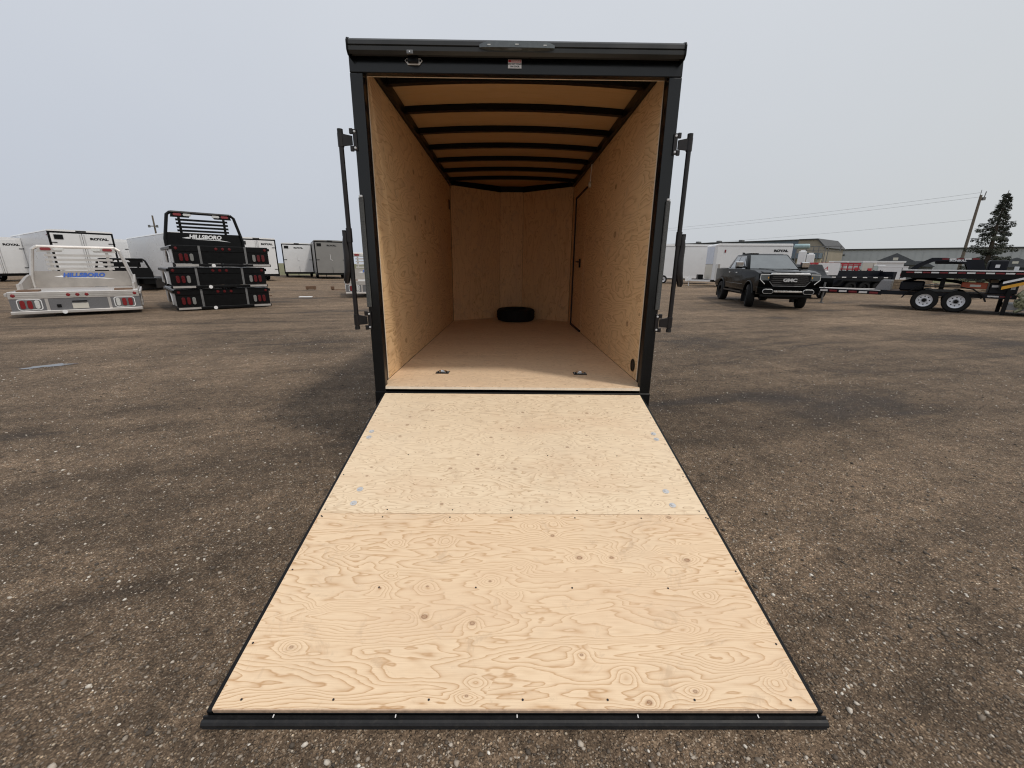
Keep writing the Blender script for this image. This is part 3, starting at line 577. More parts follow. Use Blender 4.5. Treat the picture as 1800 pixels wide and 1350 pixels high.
def flat_bed(name, label, cat, loc, ang, z, alu=False, rack=True, group=None, W_=2.42, Ln=2.7, arch=True, rh=1.12):
    o = thing(name, label, cat, (loc[0], loc[1], z), ang, group); h = W_ / 2
    body, panel = ('alu', 'diamond') if alu else ('black', 'black')
    z1 = .60; z0 = .09 if alu else .045
    bed_tail(o, W_, z0, z1, body, panel, alu, alu)
    MB().box(-h, h, .101, Ln, z1 - .06, z1 - .012).build('deck', 'alu' if alu else 'steel_grey' if not rack else 'black', o)
    for x in (-.45, .45): B('frame_rail', 'black', o, x - .05, x + .05, .12, Ln - .05, 0, z1 - .062)
    for k in range(4): B('cross_member', 'black', o, -h + .05, h - .05, .25 + .7 * k, .31 + .7 * k, .30, z1 - .063)
    for s in (-1, 1):
        # side skirt with a wheel opening
        ya, yb = .75, 1.75; pts = [(.101, z1 - .001), (.101, .12), (ya, .12)] + [((ya + yb) / 2 - .5 * math.cos(R(a)), .12 + .40 * math.sin(R(a))) for a in range(15, 180, 15)] + [(yb, .12), (Ln, .12), (Ln, z1 - .001)]
        MB().prism(pts, 'x', *sorted((s * (h - .03), s * (h + .002)))).build('side_skirt', 'alu_dull' if alu else ('zinc' if arch else 'black'), o)
        MB().tube([((h + .01) * s, (ya + yb) / 2 - .5 * math.cos(R(a)), .12 + .40 * math.sin(R(a))) for a in range(0, 181, 15)], .03, 6).build('wheel_arch', 'alu' if (alu or arch) else 'black', o)
        B('side_rail', body, o, *sorted((s * (h + .0025), s * (h + .05))), .02, Ln, z1 - .11, z1 - .03, bevel=.008)
    if alu:
        B('licence_plate', 'pale_cream', o, -.14, .16, -.006, .011, .16, .30); B('plate_light', 'black', o, -.13, .15, -.03, .011, .335, .36)
        B('hitch_socket', 'black', o, -.42, -.34, -.006, .011, .20, .28)
        for s in (-1, 1): MB().prism([(s * (h - .12), .80), (s * (h - .07), .80), (s * (h - .07), 1.2), (s * (h - .12), 1.2)], 'z', z1 - .011, z1 + .16).build('stake_pocket', 'alu', o); 
        for s in (-1, 1): MB().prism([(.25, z1 - .01), (.70, z1 - .01), (.70, z1 + .03), (.25, z1 + .03)], 'x', *sorted((s * (h - .5), s * (h - .12)))).build('deck_plate', 'crate_brown', o)
        for s in (-1, 1): MB().prism([(1.3, z1 - .01), (Ln, z1 - .01), (Ln, z1 + .36), (2.1, z1 + .30), (1.3, z1 + .16)], 'x', *sorted((s * (h - .10), s * (h - .04)))).build('side_board', 'alu_dull', o)
    MB().lathe([(.0001, -.012), (.05, -.012), (.05, -.001), (.0001, -.001)], (-.30, -.05, z0 - .0), 'y', 14).build('bumper_badge', 'white_ink', o)
    if rack: head_rack(o, Ln - .10, z1, W_, z1 + (1.17 if alu else rh), 'alu' if alu else 'black', 'alu_dull' if alu else 'black', 'blue_ink' if alu else 'white_ink', .46 if alu else .47)
    return o
def mid(L, ang, w): a = R(ang); return (L[0] + w / 2 * math.cos(a), L[1] + w / 2 * math.sin(a))
flat_bed('truck_bed', 'aluminium flat truck bed with blue lettering on its headache rack', 'truck bed', mid((-12.28, 7.25), 40, 2.42), 40, .03, alu=True)
gs = 'black truck beds stacked on the gravel'
sl = [('black truck bed at the bottom of the stack of three, resting on the gravel', 0), ('black truck bed in the middle of the stack of three', .615), ('black truck bed with white lettered headache rack, topmost of the stack', 1.23)]
for k, (lb_, z) in enumerate(sl):
    dx = (.0, -.02, .10)[k]
    flat_bed('truck_bed', lb_, 'truck bed', (mid((-9.66, 9.10), 43, 2.42)[0] + dx, mid((-9.66, 9.10), 43, 2.42)[1] + dx), 43, z + .02, rack=(k == 2), group=gs)
flat_bed('truck_bed', 'black truck bed with open rack standing behind the aluminium bed', 'truck bed', (-19.3, 20.0), 197.5, .02, arch=False, rh=.88)
o = flat_bed('truck_bed', 'pale skirted truck bed with dark rack, half hidden behind the rear post', 'truck bed', mid((-6.85, 14.6), 20, 2.42), 20, .10, alu=True)

# ------------------------------------------------------------------ background: enclosed trailers
def box_trailer(label, L, ang, W_, H, Ln, mat='white', ramp=False, word=True, group=None, nose=False, vent=True, jackside=False, rearframe='black'):
    c = mid(L, ang, W_); o = thing('enclosed_trailer', label, 'trailer', (c[0], c[1], 0), ang, group); h = W_ / 2; zb = .52
    nl = .9 if nose else 0
    MB().prism([(-h, .07), (h, .07), (h, Ln), (h * .55, Ln + nl), (-h * .55, Ln + nl), (-h, Ln)] if nose else [(-h, .07), (h, .07), (h, Ln), (-h, Ln)], 'z', zb, H - .10).build('body', mat, o, .02)
    MB().prism([(-h - .012, H - .0985), (h + .012, H - .0985), (h - .03, H - .02), (h * .5, H), (-h * .5, H), (-h + .03, H - .02)], 'y', 0, Ln + .02).build('roof', 'white_trim' if mat == 'white' else mat, o)
    for s in (-1, 1):
        B('rear_post', rearframe, o, *sorted((s * (h - .085), s * (h + .005))), 0, .0695, zb - .10, H - .10)
        B('side_trim', 'white_trim' if mat == 'white' else 'steel_grey', o, *sorted((s * (h + .002), s * (h + .014))), .08, Ln, zb - .06, zb + .10)
        B('marker_light', 'red_lens', o, *sorted((s * (h + .003), s * (h + .02))), .18, .42, H - .34, H - .27)
    B('rear_header', rearframe, o, -h + .086, h - .086, .0005, .069, H - .19, H - .10); B('rear_bumper', 'black', o, -h, h, .003, .069, zb - .16, zb + .005)
    B('top_light', 'black', o, -.22, .22, -.03, -.0005, H - .085, H - .03, bevel=.01)
    dm = mat
    if ramp:
        d = B('ramp_door', dm, o, -h + .09, h - .09, -.022, -.0005, zb + .01, H - .20, bevel=.01)
        for s in (-1, 1): B('door_latch', 'black', d, *sorted((s * (h - .34), s * (h - .04))), -.05, -.0225, 1.66, 1.70)
        B('door_cable', 'black', d, .04, .055, -.04, -.0225, zb + .02, 1.05); MB().tube([(-.06, -.035, 2.15), (-.06, -.035, 1.70), (.12, -.035, 1.62)], .016, 6).build('pull_cord', 'white_trim', d)
    else:
        for s in (-1, 1):
            d = B('barn_door', dm, o, *sorted((s * .012, s * (h - .09))), -.022, -.0005, zb + .01, H - .20, bevel=.008)
            for zz in (zb + .35, H - .72): B('door_hinge', 'black', d, *sorted((s * (h - .30), s * (h + .01))), -.045, -.0225, zz, zz + .04)
            MB().cyl((s * .09, -.04, zb + .05), (s * .09, -.04, H - .23), .018, n=8).build('lock_bar', 'zinc', d)
            B('door_frame_line', 'white_trim', d, *sorted((s * (h - .16), s * (h - .115))), -.030, -.0225, zb + .05, H - .26)
    if vent: B('rear_vent', 'black', o, -h + .22, -h + .58, -.05, -.0235, H - .52, H - .28)
    if word: text('door_lettering', 'ROYAL', .165, 'black_ink', o, face_back(h * .52 if not ramp else .12, -.027, H - .46), bold=.012, xs=1.5)
    for s in (-1, 1):
        for k in range(2): wheel(o, s * (h - .16), Ln * .42 + .84 * k, .35, .22, side=s, n=20)
    tg = MB()
    for s in (-1, 1): tg.prism([(s * .8, Ln + nl * .5), (s * .7, Ln + nl * .5), (s * .03, Ln + nl + 1.35), (s * .10, Ln + nl + 1.35)], 'z', zb - .13, zb - .01)
    fr = B('underframe', 'black', o, -h + .06, h - .06, .08, Ln, zb - .14, zb - .002)
    for s in (-1, 1): MB().prism([(s * .8, Ln + nl * .5), (s * .7, Ln + nl * .5), (s * .04, Ln + nl + 1.35), (s * .11, Ln + nl + 1.35)], 'z', zb - .13, zb - .01).build('tongue_beam', 'white_trim' if jackside else 'black', o)
    tj = MB().cyl((0, Ln + nl + 1.2, .0), (0, Ln + nl + 1.2, .75), .03).build('tongue_jack', 'white_trim' if jackside else 'black', o)
    if jackside:
        B('battery_box', 'black', o, -.22, .22, Ln + nl + .42, Ln + nl + .72, zb + .0, zb + .33, bevel=.02)
        B('stone_guard', 'zinc', o, -h * .6, h * .6, Ln + nl + .003, Ln + nl + .012, zb + .05, zb + 1.05)
    return o
gr = 'row of enclosed trailers at the yard edge'
box_trailer('white enclosed trailer with black framed barn doors, behind the aluminium bed', (-25.55, 21.2), 55, 2.72, 3.06, 12.5, group=gr)
box_trailer('white enclosed trailer cropped by the frame, beside the long pale side wall', (-33.3, 23.7), 74, 2.6, 2.80, 7.0, group=gr, vent=False, rearframe='white_trim')
box_trailer('white enclosed trailer showing its long pale side behind the black stack', (-19.3, 21.6), 50, 2.45, 3.02, 11.5, group=gr, word=False)
box_trailer('white enclosed trailer glimpsed between two other white trailers', (-30.6, 28.2), 46, 2.5, 2.95, 6.0, group=gr, word=False, vent=False, rearframe='white_trim')
box_trailer('white barn door trailer just right of the black bed stack', (-20.2, 29.15), 43, 2.6, 3.20, 7.0, group=gr)
box_trailer('white enclosed trailer closed by a single ramp door, next to the grey one', (-21.6, 38.0), 27, 2.6, 3.22, 7.0, ramp=True, group=gr)
box_trailer('grey enclosed trailer with a pale pull cord on its ramp door', (-17.3, 35.3), 27, 2.62, 3.36, 7.0, mat='grey_panel', ramp=True, group=gr)

# right-hand trailers: nose to the left
def nose_trailer(label, A, ang, W_, H, Ln, word, guard=True):
    """A: nose corner nearest the camera; the trailer runs to the right along its side"""
    o = thing('enclosed_trailer', label, 'trailer', (A[0], A[1], 0), ang, 'white trailers parked beyond the pickup'); zb = .50
    # local: +x runs rearwards along the visible side (y = 0), +y runs across the width
    MB().prism([(.14, 0), (.05, .05), (0, .16), (0, W_ - .16), (.05, W_ - .05), (.14, W_), (Ln, W_), (Ln, 0)], 'z', zb, H - .16).build('body', 'white', o, smooth=False)
    MB().prism([(.22, H), (.05, H - .06), (-.01, H - .1595), (Ln + .01, H - .1595), (Ln - .03, H)], 'y', -.012, W_ + .012).build('roof', 'white_trim', o, .02)
    B('nose_panel', 'blue_white', o, -.012, -.0005, .25, W_ - .22, 1.62, H - .20)
    B('nose_guard', 'pale_cream', o, -.014, -.0005, .25, W_ - .22, zb + .06, 1.60)
    B('nose_seam', 'steel_grey', o, -.018, -.0005, .2, W_ - .18, 1.603, 1.618)
    for k in range(2): B('corner_cover', ('zinc', 'alu_dull')[k], o, .15 + .16 * k, .29 + .16 * k, -.014, -.0005, zb + .02, 1.62)
    B('side_lamp', 'tape_red', o, .62, .72, -.02, -.0005, H - .62, H - .42); B('side_trim', 'white_trim', o, .2, Ln, -.016, -.0005, zb - .05, zb + .09)
    B('roof_trim', 'steel_grey', o, .2, Ln, -.014, -.0125, H - .175, H - .155)
    B('underframe', 'black', o, .05, Ln - .02, .06, W_ - .06, zb - .16, zb - .002)
    if word: text('side_lettering', 'ROYAL', .20, 'black_ink', o, face_back(Ln - .75, -.006, H - .48), bold=.016, xs=1.45)
    for s, y in ((-1, .02), (1, W_ - .02)):
        for k in range(2):
            a = wheel(o, 0, 0, .35, .2, side=-1 if s < 0 else 1, n=18); a.rotation_euler = (0, 0, R(90)); a.location = (Ln * .52 + .85 * k, y, 0)
    for q in (.35, W_ - .35): MB().prism([(.0, q - .05), (.0, q + .05), (-1.5, W_ / 2 + .04), (-1.5, W_ / 2 - .04)], 'z', zb - .14, zb - .02).build('tongue_beam', 'white_trim', o)
    MB().cyl((-1.32, W_ / 2, 0), (-1.32, W_ / 2, .78), .032).build('tongue_jack', 'white_trim', o)
    bb = B('battery_box', 'black', o, -.75, -.38, W_ / 2 - .25, W_ / 2 + .25, zb - .015, zb + .36, bevel=.03)
    MB().prism([(-1.6, zb - .16), (-1.15, zb - .16), (-1.15, zb + .06), (-1.3, zb + .22), (-1.6, zb + .04)], 'y', W_ / 2 - .06, W_ / 2 + .06).build('coupler', 'white_trim', o)
    return o
nose_trailer('white enclosed trailer with pale blue nose parked behind the black pickup', (15.0, 28.3), -9, 2.2, 3.05, 5.15, True)
nose_trailer('plain white enclosed trailer partly hidden by the open trailer post', (6.6, 34.0), -4, 2.3, 3.22, 11.2, False)

# ------------------------------------------------------------------ black pickup
def pickup(loc, ang):
    o = thing('pickup_truck', 'black crew cab pickup with chrome grille parked on the gravel', 'pickup', (loc[0], loc[1], 0), ang); WB = 3.75
    def arch(yc, r, zc, z): return [(yc - math.sqrt(max(r * r - (z - zc) ** 2, 0)), z)] + [(yc + r * math.cos(R(a)), zc + r * math.sin(R(a))) for a in range(165, 14, -15)] + [(yc + math.sqrt(max(r * r - (z - zc) ** 2, 0)), z)]
    zs = .62
    prof = [(-1.14, 1.36), (-1.16, .78)] + [(-1.10, .66)] + arch(0, .52, .44, zs) + arch(WB, .53, .44, zs) + [(4.66, .66), (4.76, .80), (4.78, 1.02), (4.70, 1.27), (4.2, 1.37), (3.15, 1.42), (.52, 1.40), (.5, 1.42), (-1.1, 1.42)]
    MB().prism(prof, 'x', -1.0, 1.0).build('body', 'car', o, .045, 3, smooth=True)
    MB().prism([(3.1, 1.405), (4.55, 1.335), (4.72, 1.285), (4.74, 1.25), (4.5, 1.2), (3.1, 1.25)], 'x', -.86, .86).build('hood', 'car', o, .035, 3, smooth=True)
    MB().prism([(3.0, 1.43), (4.2, 1.395), (4.62, 1.33), (4.62, 1.30), (3.0, 1.3)], 'x', -.40, .40).build('hood_bulge', 'car', o, .03, 3, smooth=True)
    # cab greenhouse
    def sec(y, z, h): return [(-h, y, z), (h, y, z)]
    g_ = MB(); v = [(-.97, 3.22, 1.39), (.97, 3.22, 1.39), (.97, .52, 1.39), (-.97, .52, 1.39), (-.73, 2.35, 1.99), (.73, 2.35, 1.99), (.75, .95, 2.0), (-.75, .95, 2.0)]
    g_.add(v, [(0, 1, 5, 4), (1, 2, 6, 5), (2, 3, 7, 6), (3, 0, 4, 7), (4, 5, 6, 7), (3, 2, 1, 0)]).build('cab', 'car', o, .06, 3, smooth=True)
    MB().prism([(.95, 1.985), (2.3, 1.985), (2.1, 2.022), (1.1, 2.022)], 'x', -.62, .62).build('roof', 'car', o, .02)
    V = [Vector(q) for q in v]
    def panel(a, b, c, d, s0, s1, t0, t1, name, mat, push):
        P = lambda s, t: (a.lerp(b, s)).lerp(d.lerp(c, s), t)
        q = [P(s0, t0), P(s1, t0), P(s1, t1), P(s0, t1)]; n_ = (q[1] - q[0]).cross(q[3] - q[0]).normalized()
        return MB().add([x + n_ * push for x in q] + [x + n_ * (push + .006) for x in q], [(3, 2, 1, 0), (4, 5, 6, 7), (0, 1, 5, 4), (1, 2, 6, 5), (2, 3, 7, 6), (3, 0, 4, 7)]).build(name, mat, o)
    ws = panel(V[1], V[0], V[4], V[5], .055, .945, .06, .93, 'windscreen', 'screen_glass', .006)
    B('rear_view_mirror', 'black', ws, -.13, .13, 2.515, 2.57, 1.80, 1.86, bevel=.015)
    for s, (a, b, c, d) in ((-1, (V[0], V[3], V[7], V[4])), (1, (V[2], V[1], V[5], V[6]))):
        for k, (s0, s1) in enumerate(((.17, .52), (.55, .84)) if s < 0 else ((.16, .45), (.48, .83))):
            w_ = panel(a, b, c, d, s0, s1, .10, .86, 'side_window', 'glass', .006)
        P = lambda s_, t_: (a.lerp(b, s_)).lerp(d.lerp(c, s_), t_) + Vector((s * .012, 0, 0))
        pts = [P(.03, .06), P(.985, .06)] + ([P(.90, .90), P(.10, .92), P(.03, .06)])
        MB().tube([P(.10, .06), P(.92, .06)], .012, 6).build('window_trim', 'chrome', o); MB().tube([P(.10 if s > 0 else .92, .06), P(.14 if s > 0 else .86, .88)], .010, 6).build('window_trim', 'chrome', o)
        MB().tube([P(.90 if s > 0 else .10, .08), P(.86 if s > 0 else .14, .88), P(.14 if s > 0 else .86, .90)], .009, 6).build('window_trim', 'chrome', o)
        # mirrors
        mi = MB().prism([(2.78, 1.43), (2.95, 1.43), (2.98, 1.66), (2.80, 1.68)], 'x', *sorted((s * 1.06, s * 1.30))).build('wing_mirror', 'black', o, .02)
        MB().prism([(2.952, 1.50), (2.972, 1.50), (2.985, 1.67), (2.81, 1.70), (2.80, 1.685), (2.965, 1.655)], 'x', *sorted((s * 1.055, s * 1.305))).build('mirror_cap', 'chrome', mi)
        B('mirror_arm', 'black', mi, *sorted((s * .96, s * 1.07)), 2.82, 2.93, 1.46, 1.52)
        for y in (1.02, 2.02): B('door_handle', 'chrome', o, *sorted((s * 1.003, s * 1.03)), y, y + .20, 1.25, 1.285, bevel=.008)
        for y in (.60, 1.62, 2.72): B('door_seam', 'black', o, *sorted((s * .985, s * 1.0015)), y, y + .012, .72, 1.38)
        MB().prism([(.62, .50), (3.05, .50), (3.05, .56), (.62, .56)], 'x', *sorted((s * .92, s * 1.04))).build('running_board', 'black', o)
        B('side_crease', 'steel_grey', o, *sorted((s * 1.0, s * 1.004)), .75, 3.0, .83, .845)
        for yc in (0, WB):
            MB().tube([(s * .995, yc + .545 * math.cos(R(a)), .44 + .545 * math.sin(R(a))) for a in range(10, 171, 16)], .035, 8).build('wheel_arch', 'black', o, smooth=True)
            a_ = wheel(o, 0, 0, .425, .29, 'black', side=s, n=32); a_.location = (s * .89, yc, 0)
            if yc: a_.rotation_euler = (0, 0, R(-14))
        B('mud_flap', 'rubber', o, *sorted((s * .76, s * 1.02)), WB - .60, WB - .585, .16, .55); B('mud_flap', 'rubber', o, *sorted((s * .76, s * 1.02)), -.60, -.585, .16, .6)
        # C-shaped lamp
        hl = B('headlight', 'smoke_lens', o, *sorted((s * .66, s * .965)), 4.62, 4.792, 1.02, 1.24, bevel=.02)
        MB().tube([(s * .66, 4.80, 1.235), (s * .955, 4.775, 1.235), (s * .965, 4.78, 1.06), (s * .80, 4.80, .90)], .016, 8).build('light_strip', 'clear_lens', hl)
        fg = MB().prism(shift(oval(.36, .17), s * .66, .645), 'y', 4.80, 4.825).build('fog_surround', 'zinc', o, .01); MB().prism(shift(oval(.325, .135), s * .66, .645), 'y', 4.8255, 4.832).build('fog_lamp', 'black', fg)
        B('amber_marker', 'yellow', hl, *sorted((s * .69, s * .72)), 4.793, 4.80, 1.10, 1.16)
    MB().prism([(-1.0, .60), (-.94, .56), (.94, .56), (1.0, .60), (1.02, .80), (-1.02, .80)], 'y', 4.60, 4.80).build('front_bumper', 'car', o, .02, 2)
    B('lower_valance', 'black', o, -.82, .82, 4.50, 4.76, .43, .558, bevel=.03); B('bumper_chrome', 'chrome', o, -.46, .46, 4.803, 4.815, .615, .675, bevel=.01)
    gl = MB().prism([(-.62, 1.22), (.62, 1.22), (.66, 1.0), (.52, .84), (-.52, .84), (-.66, 1.0)], 'y', 4.70, 4.795).build('grille', 'black', o)
    for k in range(5): B('grille_bar', 'hinge', gl, -.60 + .02 * abs(k - 2), .60 - .02 * abs(k - 2), 4.7955, 4.812, .875 + .068 * k, .898 + .068 * k, bevel=.004)
    MB().prism([(-.66, 1.225), (.66, 1.225), (.60, 1.295), (-.60, 1.295)], 'y', 4.72, 4.81).build('grille_crown', 'chrome', gl, .01)
    MB().tube([(-.66, 4.80, 1.0), (-.52, 4.805, .835), (.52, 4.805, .835), (.66, 4.80, 1.0)], .014, 8).build('grille_surround', 'steel_grey', gl)
    text('grille_emblem', 'GMC', .15, 'zinc', gl, Matrix.Translation((0, 4.822, 1.04)) @ Matrix.Rotation(R(180), 4, 'Z') @ Matrix.Rotation(R(90), 4, 'X'), bold=.008, ext=.008, xs=1.35)
    for s in (-1, 1): MB().tube([(s * .05, 3.27, 1.425), (s * .55, 3.22, 1.435)], .012, 6).build('wiper', 'black', o)
    B('roof_rail', 'black', o, .30, .66, 1.2, 2.2, 2.023, 2.04)
    MB().prism([(.50, 2.02), (.62, 2.02), (.66, 2.09), (.60, 2.09)], 'y', 1.25, 1.30).build('roof_fin', 'black', o)
    B('tonneau_cover', 'black', o, -.86, .86, -1.08, .50, 1.425, 1.445); B('tailgate', 'car', o, -.80, .80, -1.185, -1.165, .82, 1.36); B('rear_bumper', 'chrome', o, -.95, .95, -1.30, -1.17, .55, .74, bevel=.02)
    B('chassis', 'black', o, -.55, .55, -1.0, 4.4, .36, .60); MB().cyl((-.8, 0, .42), (.8, 0, .42), .06).build('axle', 'black', o); MB().cyl((-.8, WB, .42), (.8, WB, .42), .06).build('axle', 'black', o)
    o.scale = (.955, .955, .955); return o
# heading (-.33,-.94)
hx, hy = -.21, -.978; pickup((9.72 - 3.75 * hx, 12.15 - 3.75 * hy), math.degrees(math.atan2(-hx, hy)))

# ------------------------------------------------------------------ tandem trailer loaded with a gooseneck trailer
def tape(o, x, y0, y1, z, n, h=.045, side=-1):
    st_ = (y1 - y0) / n
    for k in range(n): B('reflective_tape', 'tape_white' if k % 2 else 'tape_red', o, *sorted((x, x + side * .004)), y0 + st_ * k + .01, y0 + st_ * (k + 1) - .01, z, z + h)
AX = 44.5
def equip_trailer():
    o = thing('equipment_trailer', 'black tandem axle trailer with white spoked wheels and long tongue', 'trailer', (15.38, 12.36, 0), AX)   # local y to the tongue, x<0 is the near side
    for s in (-1, 1):
        B('deck_beam', 'navy', o, *sorted((s * .78, s * .86)), -2.1, 1.2, .50, .64); 
        MB().prism([(s * .80, 1.2), (s * .72, 1.2), (s * .05, 3.35), (s * .12, 3.35)], 'z', .47, .60).build('tongue_beam', 'navy', o)
        for k, y in enumerate((0, -.78)): wheel(o, s * 1.02, y, .36, .23, side=s, n=32, holes=8 if s < 0 else 0)
        fp = [(.62, .42), (.52, .62), (.25, .82), (-.05, .86), (-.80, .86), (-1.10, .80), (-1.38, .60), (-1.46, .40)]
        fp2 = [(y * 1.0, z - .03) for y, z in fp[1:-1]][::-1]
        MB().prism(fp + [(-1.42, .40), (-1.34, .58), (-1.08, .77), (-.80, .83), (-.05, .83), (.23, .79), (.48, .60), (.58, .42)], 'x', *sorted((s * .88, s * 1.18))).build('fender', 'black', o)
        tape(o, s * .862, -2.0, -1.45, .55, 2, side=s)
        MB().tube([(s * .70, 1.25, .62), (s * .10, 3.3, .62)], .02, 6).build('tongue_rail', 'alu', o)
    for k in range(6):
        a = k / 6; B('reflective_tape', 'tape_white' if k % 2 else 'tape_red', o, -.79 + .62 * a, -.775 + .62 * a, 1.3 + 1.95 * a, 1.55 + 1.95 * a, .50, .57)
    for k in range(5): B('deck_plank', 'crate_brown', o, -.775, .775, -2.05 + .63 * k, -1.45 + .63 * k, .6, .645)
    MB().cyl((0, 3.1, .0), (0, 3.1, .85), .035).build('tongue_jack', 'steel_grey', o); B('jack_foot', 'steel_grey', o, -.09, .09, 3.02, 3.18, 0, .02)
    MB().prism([(3.25, .44), (3.85, .47), (3.85, .56), (3.25, .63)], 'x', -.09, .09).build('coupler', 'steel_grey', o)
    MB().prism([(1.0, .645), (1.45, .645), (1.30, 1.00), (1.0, 1.00)], 'x', -.5, .5).build('tool_box', 'diamond', o)
    for y in (0, -.78): MB().cyl((-.95, y, .36), (.95, y, .36), .045).build('axle', 'black', o)
    B('winch_cover', 'navy', o, -.62, -.10, .1, .75, .65, 1.0, bevel=.05); MB().tube([(-.5, .7, .95), (-.4, .3, 1.1), (-.4, -.6, 1.02), (-.45, -.9, .95)], .05, 8).build('loading_strap', 'black', o)
    B('ramp_stowed', 'steel_grey', o, -.74, -.40, -.75, .05, .66, .74)
    B('spare_battery', 'orange', o, -.82, -.42, -1.40, -.80, .80, 1.0, bevel=.015); B('battery_decal', 'pale_cream', o, -.826, -.821, -1.25, -1.0, .86, .93)
    B('hydraulic_box', 'navy', o, -.78, .2, -2.08, -1.45, .65, 1.00, bevel=.02); B('box_label', 'paper', o, -.786, -.7805, -1.70, -1.5, .86, .93)
    B('box_label', 'paper', o, -.786, -.7805, -2.02, -1.92, .80, .90)
    for k in range(2): B('lumber_dunnage', 'wood', o, -.7, .7, -1.62 - .3 * k, -1.45 - .3 * k, 1.002, 1.0995)
    return o
equip_trailer()
def gooseneck():
    o = thing('gooseneck_trailer', 'black gooseneck deck trailer stacked on the tandem axle trailer', 'trailer', (15.38, 12.36, 1.10), AX)
    for s in (-1, 1):
        B('deck_beam', 'black', o, *sorted((s * .98, s * 1.08)), -2.2, .72, .02, .30); B('rub_rail', 'white_trim', o, *sorted((s * 1.082, s * 1.11)), -2.2, .72, .262, .30); tape(o, s * 1.112, -2.1, .66, .18, 13, side=s)
        MB().prism([(-1.25, .30), (-1.15, .62), (-.2, .70), (.10, .70), (.45, .48), (.60, .31), (.45, .31), (.28, .46), (.05, .58), (-.35, .58), (-.75, .50), (-.85, .31)], 'x', *sorted((s * .52, s * .64))).build('neck_beam', 'navy', o)
    MB().box(-.979, .979, -2.2, .72, .20, .26).build('deck', 'black', o)
    B('neck_plate', 'navy', o, -.515, .515, -1.05, .0, .50, .60, bevel=.02); tape(o, -.642, -1.05, -.15, .635, 5, side=-1)
    text('neck_lettering', 'IRONBULL', .085, 'white_ink', o, face_left(-.646, -.55, .605), bold=.004)
    B('neck_box', 'navy', o, -.50, .50, -1.72, -1.3, .262, .62, bevel=.03); B('box_label', 'paper', o, -.507, -.501, -1.55, -1.45, .38, .48)
    for k in range(4): B('cross_member', 'black', o, -.97, .97, -2.0 + .8 * k, -1.9 + .8 * k, .0, .19)
    B('tail_board', 'black', o, -1.07, 1.07, .722, .78, .0, .26); B('tail_lamp', 'red_lens', o, -1.0, -.8, .781, .80, .06, .16)
    for x in (-.6, .6): B('deck_support', 'black', o, x - .08, x + .08, -.4, -.28, -.45, .0)
    B('corner_bracket', 'white_trim', o, -.8, -.72, -1.95, -1.85, .263, .42)
    return o
gooseneck()
def folded_ramp():
    o = thing('loading_ramp', 'raised black loading ramp with a yellow stripe and camouflage netting', 'ramp', (16.62, 10.86, 0), AX)
    m = Matrix.Rotation(R(20), 4, 'X')
    MB().prism([(.3, .78), (-2.8, 1.97), (-2.8, 2.12), (.3, 1.02)], 'x', -.95, .9).build('ramp_deck', 'black', o)
    MB().prism([(.25, .80), (-2.8, 1.94), (-2.8, 2.03), (.25, .90)], 'x', -.958, -.951).build('yellow_stripe', 'yellow', o)
    MB().prism([(.25, .98), (-2.8, 2.10), (-2.8, 2.17), (.25, 1.05)], 'x', -.958, -.951).build('edge_rail', 'white_trim', o)
    B('ramp_post', 'black', o, -.93, -.80, .0, .10, 0, .80); B('ramp_post', 'black', o, .75, .88, .0, .10, 0, .80); B('base_beam', 'steel_grey', o, -.95, .9, -2.6, -.0005, .18, .34)
    for k in range(3):
        q = random.Random(k); pts = [(-.90 + .05 * math.sin(i * 1.7 + k), -.25 - .38 * k + .07 * math.sin(i * 2.3 + k), 0.78 - .11 * i) for i in range(7)]
        MB().tube(pts, [.05, .10, .13, .12, .14, .11, .04], 8).build('camouflage_net', 'camo', o, smooth=True)
folded_ramp()
def dump_trailer():
    o = thing('dump_trailer', 'navy black triple axle dump trailer parked behind the pickup', 'trailer', (20.9, 21.8, 0), 90)     # local x: depth, y: to the left
    zt = .97
    MB().box(.0, .05, -1.5, 5, .42, zt).build('near_side', 'navy', o); MB().box(1.85, 1.9, -1.5, 5, .42, zt + .02).build('far_side', 'navy', o)
    for y in (-1.6, 4.95): MB().box(.0, 1.9, y, y + .09, .42, zt).build('end_gate', 'navy', o)
    MB().box(.051, 1.849, -1.5, 4.9, .42, .50).build('bed_floor', 'navy', o)
    MB().prism([(-1.68, zt + .001), (-1.82, 1.30), (.85, 1.28), (.9, zt + .001)], 'x', .90, .96).build('bulkhead', 'navy', o)
    for k in range(7): MB().cyl((.93, -1.65 + .4 * k, 1.285), (.93, -1.65 + .4 * k, 1.345), .03, n=6).build('bulkhead_hook', 'navy', o)
    MB().prism([(-1.78, .35), (-1.66, .35), (-1.66, 1.25), (-1.86, 1.25)], 'x', .0, 1.9).build('tail_frame', 'navy', o)
    B('top_rail', 'navy', o, -.05, -.001, -1.5, 5, zt - .10, zt)
    for k in range(9): B('reflective_tape', 'tape_white', o, -.056, -.0505, -1.35 + .62 * k, -1.10 + .62 * k, zt - .085, zt - .03)
    MB().prism([(-1.35, .50), (-1.15, .74), (1.45, .76), (1.75, .48), (1.7, .48), (1.42, .70), (-1.12, .68), (-1.30, .50)], 'x', -.28, -.0005).build('fender', 'black', o)
    for k in range(3):
        a_ = wheel(o, 0, 0, .34, .22, 'black', side=-1, n=22); a_.location = (-.14, -.75 + .82 * k, 0)
    B('paper_notice', 'paper', o, -.006, -.0005, -1.42, -1.22, .60, .76)
    B('underframe', 'black', o, .2, 1.7, -1.5, 5.5, .26, .419)
dump_trailer()
